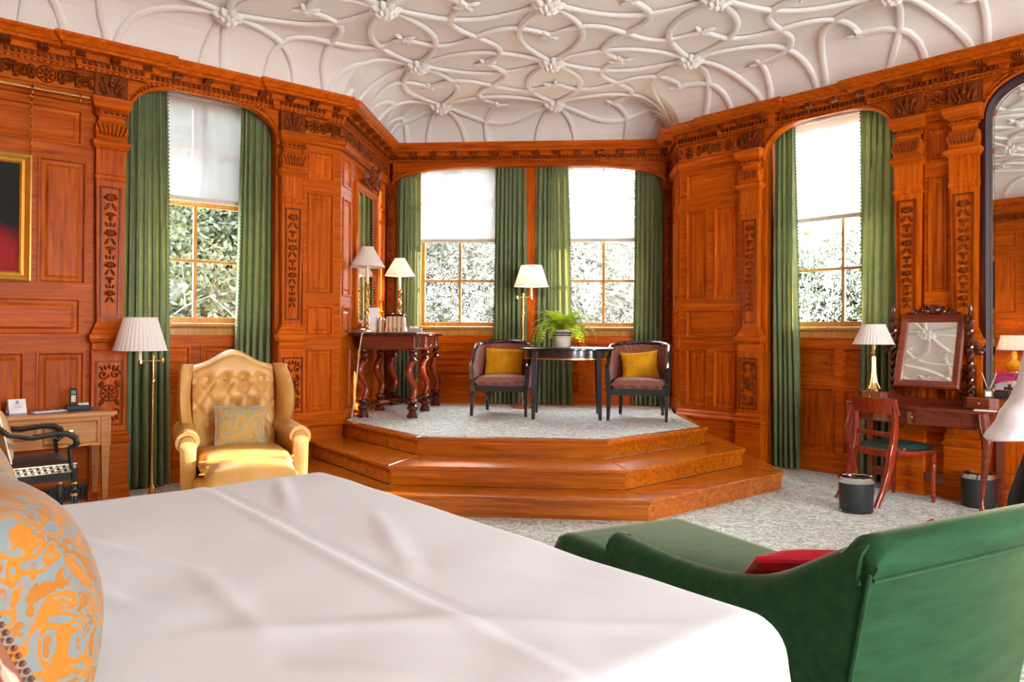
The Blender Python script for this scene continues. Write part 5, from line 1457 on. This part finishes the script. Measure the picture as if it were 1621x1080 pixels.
for s in (-1, 1):
    m = MB(); m.ext([(s * .30, .18), (s * .30, -.02), (s * .34, -.075), (s * .50, -.075), (s * .56, -.02), (s * .56, .18)], .80, .895, 'z'); bx_ = mk('trinket_drawer', m, MAHO, dt, bevel=.008)
    m = MB(); m.ball((s * .43, -.082, .848), .009, 8, 5); mk('knob', m, BRASS, bx_, smooth=True)
m = MB(); m.box(-.30, .30, .10, .185, .80, .85); mk('mirror_plinth', m, MAHO, dt, bevel=.005)
for s in (-1, 1):
    m = MB()
    for ph_ in (0, PI): m.tube([(s * .305 + .016 * math.cos(ph_ + k * .62), .12 + .016 * math.sin(ph_ + k * .62), .90 + k * .0135) for k in range(49)], .0155, 6)
    m.lathe([(.03, .895), (.022, .91)], 10, (s * .305, .12, 0)); m.lathe([(.018, 1.55), (.024, 1.565), (.012, 1.585), (.018, 1.61), (.006, 1.66)], 10, (s * .305, .12, 0)); mk('twisted_post', m, WALN, dt, smooth=True)
    m = MB(); m.tube([(s * .30, .12, 1.24), (s * .36, .13, 1.25)], .012, 6); m.ball((s * .372, .13, 1.25), .026, 8, 6); 
    for k in range(5): m.ball((s * (.345 + .012 * k), .14, 1.33 - .03 * k + .004 * k * k), .022, 6, 4)
    mk('post_bracket', m, WALN, dt, smooth=True)
mf = bpy.data.objects.new('swing_mirror', None); COL.objects.link(mf); mf.parent = dt; mf.location = (0.0, .09, 1.255); mf.rotation_euler = (R(-15.5), 0, 0)
w_, h_ = .262, .325
pr = [(0, .02), (0, -.012), (.015, -.022), (.04, -.016), (.058, -.008), (.066, .0), (.066, .02)]
rg = [[(sx * (w_ - i_), y_, sz * (h_ - i_)) for i_, y_ in pr] for sx, sz in ((-1, -1), (1, -1), (1, 1), (-1, 1))]
rg.append(rg[0]); m = MB(); m.rings(rg, True, False, False); mk('mirror_frame', m, MAHO, mf)
m = MB(); m.box(-w_ + .06, w_ - .06, .004, .012, -h_ + .06, h_ - .06); mk('mirror_glass', m, MIRR, mf)
m = MB()
for s in (-1, 1):
    scroll(m, s * .07, h_ + .035, .035, .0, s, PI / 2, .010, 1.3); scroll(m, s * .15, h_ + .022, .025, .0, -s, 0, .009, 1.2)
    for k in range(5): m.dome((s * (.06 + .035 * k), -.0, h_ + .012), .024, .014, .016, 6)
m.ball((0, -.004, h_ + .05), .042, 10, 6, 1.1, .5, 1); m.ball((0, -.012, h_ + .06), .026, 8, 5, 1, .6, 1)
for k in range(5): m.dome(((k - 2) * .018, -.016, h_ + .075 - abs(k - 2) * .008), .010, .024, .014, 5, -(k - 2) * .4)
mk('carved_crest', m, WALN, mf, smooth=True)
Mt = Matrix.Translation(Vector(LRC(-2.555, 6.80))) @ Matrix.Rotation(R(-45), 4, 'Z')
def on_dt(name, label, cat, x, y, z, rz=0): return thing(name, label, cat, tuple(Mt @ Vector((x, y, z))), R(-45) + rz)
t = on_dt('candlestick_lamp', 'brass candlestick lamp with white pleated shade on the dressing table', 'lamp', -.43, -.005, .8955)
m = MB(); m.lathe([(.058, 0), (.06, .012), (.048, .025), (.036, .05), (.030, .07), (.022, .10), (.0175, .16), (.0145, .26), (.0135, .31), (.022, .32), (.024, .335), (.014, .35), (.019, .375), (.021, .395), (.012, .405)], 20); mk('candlestick', m, BRASS, t, smooth=True)
m = MB()
for k in range(10):
    a = 2 * PI * k / 10; m.tube([(.053 * math.cos(a), .053 * math.sin(a), .02), (.031 * math.cos(a), .031 * math.sin(a), .07), (.019 * math.cos(a), .019 * math.sin(a), .15), (.015 * math.cos(a), .015 * math.sin(a), .30)], .0035, 4)
mk('fluting', m, BRASS, t, kind='stuff')
m = MB(); m.lathe([(.010, .40), (.010, .46)], 8); mk('candle_tube', m, BRASS, t, smooth=True)
shade(t, .168, .095, .172, .415)
t = on_dt('reed_diffuser', 'small glass reed diffuser with two crossed reeds on the dressing table', 'diffuser', .475, .0, .8955, R(15))
GLS = plain('amber_glass', (.55, .50, .25), .1, trans=.7)
m = MB(); m.box(-.032, .032, -.032, .032, 0, .062); m.lathe([(.014, .062), (.014, .085)], 10); mk('bottle', m, GLS, t, bevel=.005)
m = MB(); m.box(-.02, .02, -.0335, -.032, .012, .05); mk('paper_label', m, WHITE, t)
for dx_ in (-.045, .055):
    m = MB(); m.tube([(-dx_ * .15, 0, .02), (dx_, 0, .20)], .0025, 5); mk('reed', m, IVORY, t)
t = on_dt('magazine', 'white magazine lying at the right end of the dressing table', 'magazine', .50, -.155, .8005, R(12))
m = MB(); m.box(-.075, .075, -.05, .05, 0, .006); mk('pages', m, WHITE, t)
t = on_dt('jewel_box', 'flat black box at the far right end of the dressing table', 'box', .565, .06, .8955 if False else .8955, R(0))
m = MB(); m.box(-.05, .05, -.055, .055, 0, .05); mk('box_body', m, BLACK, t, bevel=.005)
m = MB(); m.box(-.052, .052, -.057, .057, .05, .062); mk('lid', m, BLACK, t, bevel=.004)
# dressing chair
dc = thing('dressing_chair', 'mahogany side chair with sabre legs and bottle green studded seat', 'chair', (2.725, 6.585, 0), R(115))
for s in (-1, 1):
    P = [(s * .205, .40, 0, .017), (s * .20, .33, .12, .019), (s * .197, .265, .28, .022), (s * .195, .235, .42, .024), (s * .195, .212, .50, .022), (s * .20, .200, .60, .019), (s * .205, .200, .72, .018), (s * .207, .215, .83, .017)]
    m = MB(); m.rings([[(x + a * r, y + b_ * r * 1.25, z) for a, b_ in ((-1, -1), (1, -1), (1, 1), (-1, 1))] for x, y, z, r in P]); mk('sabre_leg', m, MAHOR, dc, bevel=.006)
    m = MB(); m.lathe([(.014, 0), (.016, .03), (.024, .06), (.016, .075), (.022, .09), (.018, .11), (.023, .26), (.028, .30), (.02, .32), (.029, .335), (.02, .35), (.026, .37), (.026, .42)], 12, (s * .20, -.225, 0)); mk('turned_leg', m, MAHOR, dc, smooth=True)
    m = MB(); m.tube([(s * .205, -.22, .415), (s * .203, .0, .415), (s * .197, .15, .43), (s * .195, .215, .50)], [.022, .022, .024, .026], 8); m.ball((s * .2, .105, .455), .02, 6, 4); mk('side_rail', m, MAHOR, dc, smooth=True)
m = MB(); rg = []
for k in range(13):
    u = -1 + 2 * k / 12; x = .235 * u; y = .190 + .055 * (1 - u * u)
    rg.append([(x, y - .012, .74), (x, y + .035 - .012, .872), (x, y + .012 + .035, .872), (x, y + .014, .74)])
m.rings(rg); mk('crest_rail', m, MAHOR, dc, smooth=True, ang=40)
m = MB(); m.box(-.19, .19, .192, .220, .55, .59); mk('cross_rail', m, MAHOR, dc, bevel=.006)
m = MB(); m.box(-.20, .20, -.235, -.20, .385, .435); m.box(-.19, .19, .20, .23, .385, .435); mk('seat_rail', m, MAHOR, dc, bevel=.004)
mk('seat_cushion', slab(.42, .45, .055, 16, .025), GRNL, dc, smooth=True, ang=180, loc=(0, -.02, .452))
m = MB()
for k in range(20):
    x = -.20 + .40 * k / 19; m.ball((x, -.247, .437), .006, 5, 3); m.ball((x * 1.0, .20, .437), .006, 5, 3)
for k in range(21):
    for s in (-1, 1): m.ball((s * .213, -.24 + .43 * k / 20, .437), .006, 5, 3)
mk('brass_studs', m, BRASS, dc, kind='stuff')
def bin_(label, loc, open_=True):
    t = thing('waste_bin', label, 'bin', loc, R(10), 'black waste bins')
    m = MB(); m.lathe([(.125, 0), (.128, .01), (.136, .235), (.130, .235), (.122, .012), (0, .012)], 36, sx=1.0, sy=.82); mk('bin_body', m, BLKM, t, smooth=True, ang=50)
    m = MB(); m.lathe([(.136, .232), (.139, .236), (.139, .272), (.134, .276), (.130, .272), (.130, .232)], 36, sx=1.0, sy=.82, cap=False); mk('chrome_rim', m, CHROME, t, smooth=True)
    m = MB(); m.lathe([(.127, -.006), (.131, -.001), (.131, .010), (.127, .014)], 36, sx=1.0, sy=.82, cap=False); m.v = [(x, y, z + .007) for x, y, z in m.v]; mk('base_ring', m, BLACK, t, smooth=True)
    m = MB(); m.box(-.008, .008, -.105, .105, .262, .268); m.box(-.124, .124, -.008, .008, .262, .268); mk('liner_frame', m, CHROME, t)
    return t
bin_('black waste bin with chrome rim standing on the open carpet', (2.245, 6.10, 0))
bin_('black waste bin with chrome rim tucked under the dressing table', LRC(-2.17, 6.86))

# ------------------------------------------------------------------ person at the right edge of the frame
pe = thing('person', 'person in loose white shirt and black trousers cut off by the frame edge', 'person', (2.245, 3.46, 0), R(0))
def skin(name, verts, edges, radii, mat, parent, sub=2, root=0):
    me = bpy.data.meshes.new(name); me.from_pydata(verts, edges, []); me.update(); me.materials.append(mat)
    o = bpy.data.objects.new(name, me); COL.objects.link(o); o.parent = parent
    md = o.modifiers.new('skin', 'SKIN'); md.use_smooth_shade = True
    for i, r in enumerate(radii):
        d = me.skin_vertices[0].data[i]; d.radius = (r if isinstance(r, tuple) else (r, r)); d.use_root = (i == root)
    s = o.modifiers.new('sub', 'SUBSURF'); s.levels = sub; s.render_levels = sub
    return o
SKIN = plain('skin', (.62, .38, .28), .5); HAIR = plain('dark_hair', (.03, .02, .015), .45)
# body frame: x left/right, front -y
V = [(0, 0, .95), (0, .005, 1.08), (0, .0, 1.22), (0, .0, 1.36), (0, .01, 1.45), (0, 0, 1.53),
     (-.09, 0, .88), (-.10, -.01, .50), (-.10, .02, .09), (-.10, -.10, .035),
     (.09, 0, .88), (.10, -.01, .50), (.10, .02, .09), (.10, -.10, .035),
     (-.155, .01, 1.38), (-.255, .005, 1.03), (-.23, -.11, .965), (-.17, -.15, .955),
     (.17, .01, 1.38), (.235, .02, 1.12), (.20, -.12, .93), (.18, -.18, .905)]
E_ = [(0, 1), (1, 2), (2, 3), (3, 4), (4, 5), (0, 6), (6, 7), (7, 8), (8, 9), (0, 10), (10, 11), (11, 12), (12, 13), (3, 14), (14, 15), (15, 16), (16, 17), (3, 18), (18, 19), (19, 20), (20, 21)]
RD = [(.14, .10), (.12, .09), (.13, .095), (.14, .09), .055, .052, .085, .055, .035, .03, .085, .055, .035, .03, .052, .042, .028, .026, .052, .042, .028, .026]
body = skin('body', V, E_, RD, SKIN, pe)
m = MB()
def headf(u, v):
    a = 2 * PI * u; p = PI * v; z = -math.cos(p); r = math.sin(p)
    x = .074 * r * math.cos(a); y = .092 * r * math.sin(a); zz = .115 * z
    if z < 0: x *= 1 + .25 * z; y = y * (1 + .15 * z) - .012 * -z
    if y < -.05:
        y -= .026 * math.exp(-(x / .013) ** 2 - ((zz + .012) / .026) ** 2) + .007 * math.exp(-(x / .028) ** 2 - ((zz + .055) / .010) ** 2)
        for s in (-1, 1): y += .008 * math.exp(-((x - s * .03) / .014) ** 2 - ((zz - .008) / .011) ** 2)
    return (x, y, 1.635 + zz)
m.grid(headf, 32, 24, True); hd = mk('head', m, SKIN, pe, smooth=True, ang=180)
m = MB()
for s in (-1, 1): m.ball((s * .078, .012, 1.63), .024, 8, 6, .4, .8, 1.3)
mk('ears', m, SKIN, hd, smooth=True, kind='stuff')
m = MB()
for s in (-1, 1): m.ball((s * .030, -.078, 1.642), .010, 8, 6)
mk('eyes', m, WHITE, hd, smooth=True, kind='stuff')
hm = MB(); vs = []; fs = []
for iu in range(40):
    for jv in range(31):
        x, y, z = headf(iu / 40, jv / 30); zz = z - 1.635
        line = .062 if y < -.045 else (-.085 if y > .02 else .0 - 1.5 * (y + .045) + .02)
        k = 1.10 if zz > line else .90
        vs.append((x * k, y * k + (.006 if k > 1 else 0), 1.635 + zz * k))
for iu in range(40):
    for jv in range(30):
        a, b_ = iu * 31 + jv, ((iu + 1) % 40) * 31 + jv; fs.append((a, b_, b_ + 1, a + 1))
hm.add(vs, fs); mk('hair', hm, HAIR, hd, smooth=True, ang=180)
m = MB()
for s in (-1, 1): m.ball((s * .030, -.0865, 1.642), .0048, 8, 5)
mk('irises', m, HAIR, hd, smooth=True, kind='stuff')
m = MB()
for s in (-1, 1): m.tube([(s * .016, -.090, 1.660), (s * .030, -.090, 1.665), (s * .044, -.080, 1.660)], [.002, .003, .0015], 5)
mk('eyebrows', m, HAIR, hd, smooth=True, kind='stuff')
m = MB(); m.tube([(-.022, -.082, 1.579), (-.008, -.092, 1.582), (.008, -.092, 1.582), (.022, -.082, 1.579)], [.002, .005, .005, .002], 6); m.tube([(-.018, -.083, 1.575), (0, -.091, 1.573), (.018, -.083, 1.575)], [.002, .005, .002], 6)
mk('lips', m, plain('lip_red', (.42, .12, .10), .4), hd, smooth=True)
for s in (-1, 1):
    wx, wy, wz = (-.17, -.15, .955) if s < 0 else (.18, -.18, .905)
    hv = [(wx, wy, wz), (wx - s * .005, wy - .045, wz - .008), (wx - s * .008, wy - .085, wz - .012)]; he = [(0, 1), (1, 2)]; hr = [(.022, .026), (.018, .036), (.016, .038)]
    for q in range(4):
        b0 = len(hv); ox_ = (-.030 + .02 * q); ln = (.058, .068, .064, .05)[q]
        hv += [(wx - s * .008 + ox_, wy - .10, wz - .014), (wx - s * .008 + ox_ * 1.1, wy - .10 - ln * .55, wz - .024), (wx - s * .008 + ox_ * 1.1, wy - .10 - ln, wz - .046)]; he += [(2, b0), (b0, b0 + 1), (b0 + 1, b0 + 2)]; hr += [.010, .009, .0075]
    b0 = len(hv); hv += [(wx - s * .035, wy - .05, wz - .012), (wx - s * .055, wy - .085, wz - .028)]; he += [(1, b0), (b0, b0 + 1)]; hr += [.011, .009]
    skin('hand', hv, he, hr, SKIN, pe)
SHIRT = plain('white_cotton', (.74, .75, .77), .75)
def torso(u, v):
    a = 2 * PI * u; z = 1.46 - .56 * v
    w = .075 + .10 * min(1, v * 9) ** .6 + .012 * math.sin(3 * v) ; d = .07 + .055 * min(1, v * 4)
    k = 1 + (.05 * math.sin(9 * a + 4 * v) + .03 * math.sin(5 * a - 3 * v)) * v
    return (w * k * math.cos(a), d * k * math.sin(a) + .005, z)
m = MB(); m.grid(torso, 48, 24, True); mk('shirt', m, SHIRT, pe, smooth=True, ang=180)
for s in (-1, 1):
    A = [(-.135, .01, 1.425, .062), (-.155, .01, 1.36, .080), (-.185, .015, 1.25, .072), (-.225, .015, 1.12, .075), (-.29, .005, 1.03, .088), (-.35, -.03, .965, .090), (-.27, -.09, .965, .062)] if s < 0 else [(s * .15, .01, 1.405, .07), (s * .20, .015, 1.28, .085), (s * .245, .015, 1.12, .10), (s * .275, -.01, 1.00, .095), (s * .26, -.07, .945, .08), (s * .225, -.115, .955, .06)]
    m = MB(); rg = []
    for i in range(21):
        t = i / 20 * (len(A) - 1); j = min(len(A) - 2, int(t)); f_ = t - j; p = [A[j][q] + (A[j + 1][q] - A[j][q]) * f_ for q in range(4)]
        rg.append([(p[0] + p[3] * (1 + .07 * math.sin(5 * a + 1.3 * i)) * math.cos(a), p[1] + p[3] * (1 + .06 * math.sin(4 * a + i)) * math.sin(a) * .95, p[2] + (.35 if i > 12 else .1) * p[3] * math.cos(a) * -s) for a in [2 * PI * k / 24 for k in range(24)]])
    m.rings(rg, True, True, False); mk('sleeve', m, SHIRT, pe, smooth=True, ang=180)
TROU = wood('black_crepe', (.008, .008, .009), (.016, .016, .017), (.035, .035, .036), 'z', .8, 0)
for s in (-1, 1):
    def leg(u, v, s=s):
        a = 2 * PI * u; z = 1.0 - .97 * v; r = .115 + .055 * min(1, v * 2.5) + .03 * max(0, v - .5) * 2
        k = 1 + .045 * math.sin(7 * a + 3 * s) * min(1, v * 2)
        return (s * (.075 + .055 * min(1, v * 3)) + r * k * math.cos(a), .01 + r * k * 1.0 * math.sin(a), z)
    m = MB(); m.grid(leg, 40, 24, True); mk('trouser_leg', m, TROU, pe, smooth=True, ang=180)
    m = MB(); m.ball((s * .10, -.045, .03), .05, 10, 6, .9, 2.4, .6); mk('shoe', m, BLACK, pe, smooth=True)

# ------------------------------------------------------------------ by the headboard wall (seen in the arched mirror)
pt = thing('pink_side_table', 'bright pink side table reflected in the arched mirror', 'table', LRC(-4.02, -.52), R(135))
PINK = plain('pink_lacquer', (.62, .02, .16), .3)
m = MB(); m.box(-.48, .45, -.24, .22, .735, .765); mk('tabletop', m, PINK, pt, bevel=.006)
m = MB(); m.box(-.44, .42, -.21, .2, .60, .735); mk('apron', m, PINK, pt)
for sx in (-.40, .38):
    for sy in (-.18, .17):
        m = MB(); m.lathe([(.016, 0), (.02, .05), (.016, .08), (.026, .4), (.03, .56), (.022, .58), (.034, .60)], 12, (sx, sy, 0)); mk('leg', m, PINK, pt, smooth=True)
t = thing('ceramic_lamp', 'yellow ceramic gourd lamp with white shade reflected in the arched mirror', 'lamp', LRC(-4.09, -.50, .7655), 0)
m = MB(); m.lathe([(.09, 0), (.09, .015), (.07, .02)], 20); mk('lamp_foot', m, BRASS, t, smooth=True)
m = MB(); m.lathe([(.06, .02), (.11, .06), (.13, .11), (.115, .16), (.06, .20), (.045, .23), (.055, .28), (.04, .33), (.02, .36)], 24); mk('gourd_body', m, plain('yellow_glaze', (.75, .36, .01), .15), t, smooth=True)
shade(t, .25, .19, .24, .38); bulb(t, 0, 0, .48, 3)
light('bedside_lamp_light', 'POINT', LRC(-4.09, -.50, 1.28), None, 9, .03, color=(1, .74, .45))
t = thing('upholstered_stool', 'white rounded stool in front of the pink table, seen in the mirror', 'stool', LRC(-3.82, .15), 0)
mk('padded_top', slab(.62, .55, .30, 18, .05), LINEN, t, smooth=True, ang=180, loc=(0, 0, .46))
m = MB(); m.box(-.28, .28, -.24, .24, .24, .31); mk('stool_frame', m, SASH, t, bevel=.01)
for sx in (-1, 1):
    for sy in (-1, 1): leg_sq(t, sx * .24, sy * .20, .25, .025, .015, SASH)

# ------------------------------------------------------------------ garden
ground_mb = MB(); ground_mb.add([(-60, -40, -4), (60, -40, -4), (60, 70, -4), (-60, 70, -4)], [(0, 1, 2, 3)])
gm = plain('pale_bounce_ground', (.56, .52, .45), .9)  # ground is out of view; made pale to bounce daylight up into the room
g = mk('ground_outside', ground_mb, gm); g['kind'] = 'structure'
def leafmat(n, c):
    m = plain(n, c, .7); N_ = m.node_tree.nodes; L_ = m.node_tree.links
    tr = N_.new('ShaderNodeBsdfTranslucent'); tr.inputs[0].default_value = (min(1, c[0] * 2.2), min(1, c[1] * 2.0), c[2] * 1.5, 1); mx = N_.new('ShaderNodeMixShader'); mx.inputs[0].default_value = .45
    L_.new(N_['Principled BSDF'].outputs[0], mx.inputs[1]); L_.new(tr.outputs[0], mx.inputs[2]); L_.new(mx.outputs[0], N_['Material Output'].inputs[0]); return m
LF = [leafmat('evergreen_leaf', (.020, .031, .013)), leafmat('pale_leaf', (.032, .043, .019)), leafmat('winter_leaf', (.036, .040, .030)), leafmat('golden_leaf', (.050, .043, .016))]
BARK = plain('grey_bark', (.16, .13, .10), .9)
trn = random.Random(3)
def tree(label, x, y, h, r, nl, lf, dens=1.0, zc=None, leaf=.13, bare=6):
    t = thing('garden_tree', label, 'tree', (x, y, -4), 0, 'trees outside the windows')
    m = MB(); m.tube([(0, 0, 0), (.1, .05, h * .35), (-.05, .1, h * .65), (.05, 0, h * .95)], [.22, .16, .10, .03], 7); mk('trunk', m, BARK, t, smooth=True)
    m = MB()
    tips = []
    for k in range(bare * 4):
        a = trn.random() * 2 * PI; z0 = h * trn.uniform(.3, .9); l = r * trn.uniform(.5, 1.05); p = Vector((0, 0, z0)); d = Vector((math.cos(a), math.sin(a), trn.uniform(.1, .6))).normalized(); pts = [p.copy()]
        for i in range(6): d = (d + Vector((trn.uniform(-.3, .3), trn.uniform(-.3, .3), trn.uniform(-.2, .25)))).normalized(); p = p + d * l / 6; pts.append(p.copy())
        m.tube(pts, [.05, .04, .032, .025, .018, .012, .005], 4); tips += pts[2:]
        for q in range(5):
            s0 = pts[trn.randint(2, 6)]; dd = Vector((trn.uniform(-1, 1), trn.uniform(-1, 1), trn.uniform(-.5, 1))).normalized(); e = s0 + dd * l * .35; m.tube([s0, (s0 + e) / 2 + Vector((0, 0, .03)), e], [.014, .009, .003], 3); tips += [e, (s0 + e) / 2]
    mk('branches', m, BARK, t, kind='stuff')
    m = MB()
    for k in range(nl):
        c = tips[trn.randrange(len(tips))] + Vector((trn.gauss(0, 1), trn.gauss(0, 1), trn.gauss(0, 1))) * r * .16
        u = Vector((trn.gauss(0, 1), trn.gauss(0, 1), trn.gauss(0, 1))).normalized(); w = u.orthogonal().normalized(); s = leaf * trn.uniform(.6, 1.3)
        m.add([c - u * s, c + w * s * .5, c + u * s, c - w * s * .5], [(0, 1, 2, 3)])
    mk('leaves', m, LF[lf], t, kind='stuff')
tree('dense evergreen tree filling the window behind the wing armchair', -7.2, 15.5, 11.0, 3.6, 60000, 0, leaf=.066, bare=9)
tree('pale loose tree at the left of the wing armchair window', -7.9, 12.2, 10.5, 2.8, 30000, 1, leaf=.06)
tree('golden-leaved tree low behind the evergreen at the left window', -5.6, 12.6, 6.4, 1.7, 20000, 3, leaf=.055)
tree('dull green tree outside the left half of the bay window', -3.6, 18.0, 8.0, 3.2, 15000, 2, bare=12)
tree('grey green tree outside the bay behind the console lamps', -6.2, 17.0, 7.2, 2.8, 13000, 0, bare=9)
tree('bare branched tree outside the right half of the bay window', 1.6, 19.0, 8.8, 3.6, 2600, 2, bare=12)
tree('bushy winter tree low outside the fern window', 3.4, 17.5, 6.4, 2.6, 11000, 2, bare=10)
tree('low dark shrub tree outside the rain-spotted window', 5.3, 17.2, 7.8, 1.7, 12000, 0, bare=9)
tree('small loose tree outside the rain-spotted window', 7.1, 17.8, 7.3, 1.9, 9000, 2, bare=9)
tree('tall dark evergreen tree far behind the golden tree at the left window', -9.6, 20.5, 14.0, 4.6, 24000, 0, leaf=.2, bare=9)
tree('tall dark evergreen tree far behind the pale tree at the left window', -13.0, 17.0, 13.5, 4.4, 20000, 0, leaf=.2, bare=9)
tree('broad grey green tree far behind the left half of the bay window', -5.5, 25.0, 11.0, 4.6, 22000, 0, leaf=.2, bare=9)
tree('broad grey tree far behind the right half of the bay window', 1.0, 27.0, 9.0, 4.4, 15000, 2, leaf=.17, bare=12)
tree('dark hedge-like tree beyond the rain-spotted window', 7.0, 22.0, 7.4, 3.0, 20000, 0, leaf=.17, bare=9)
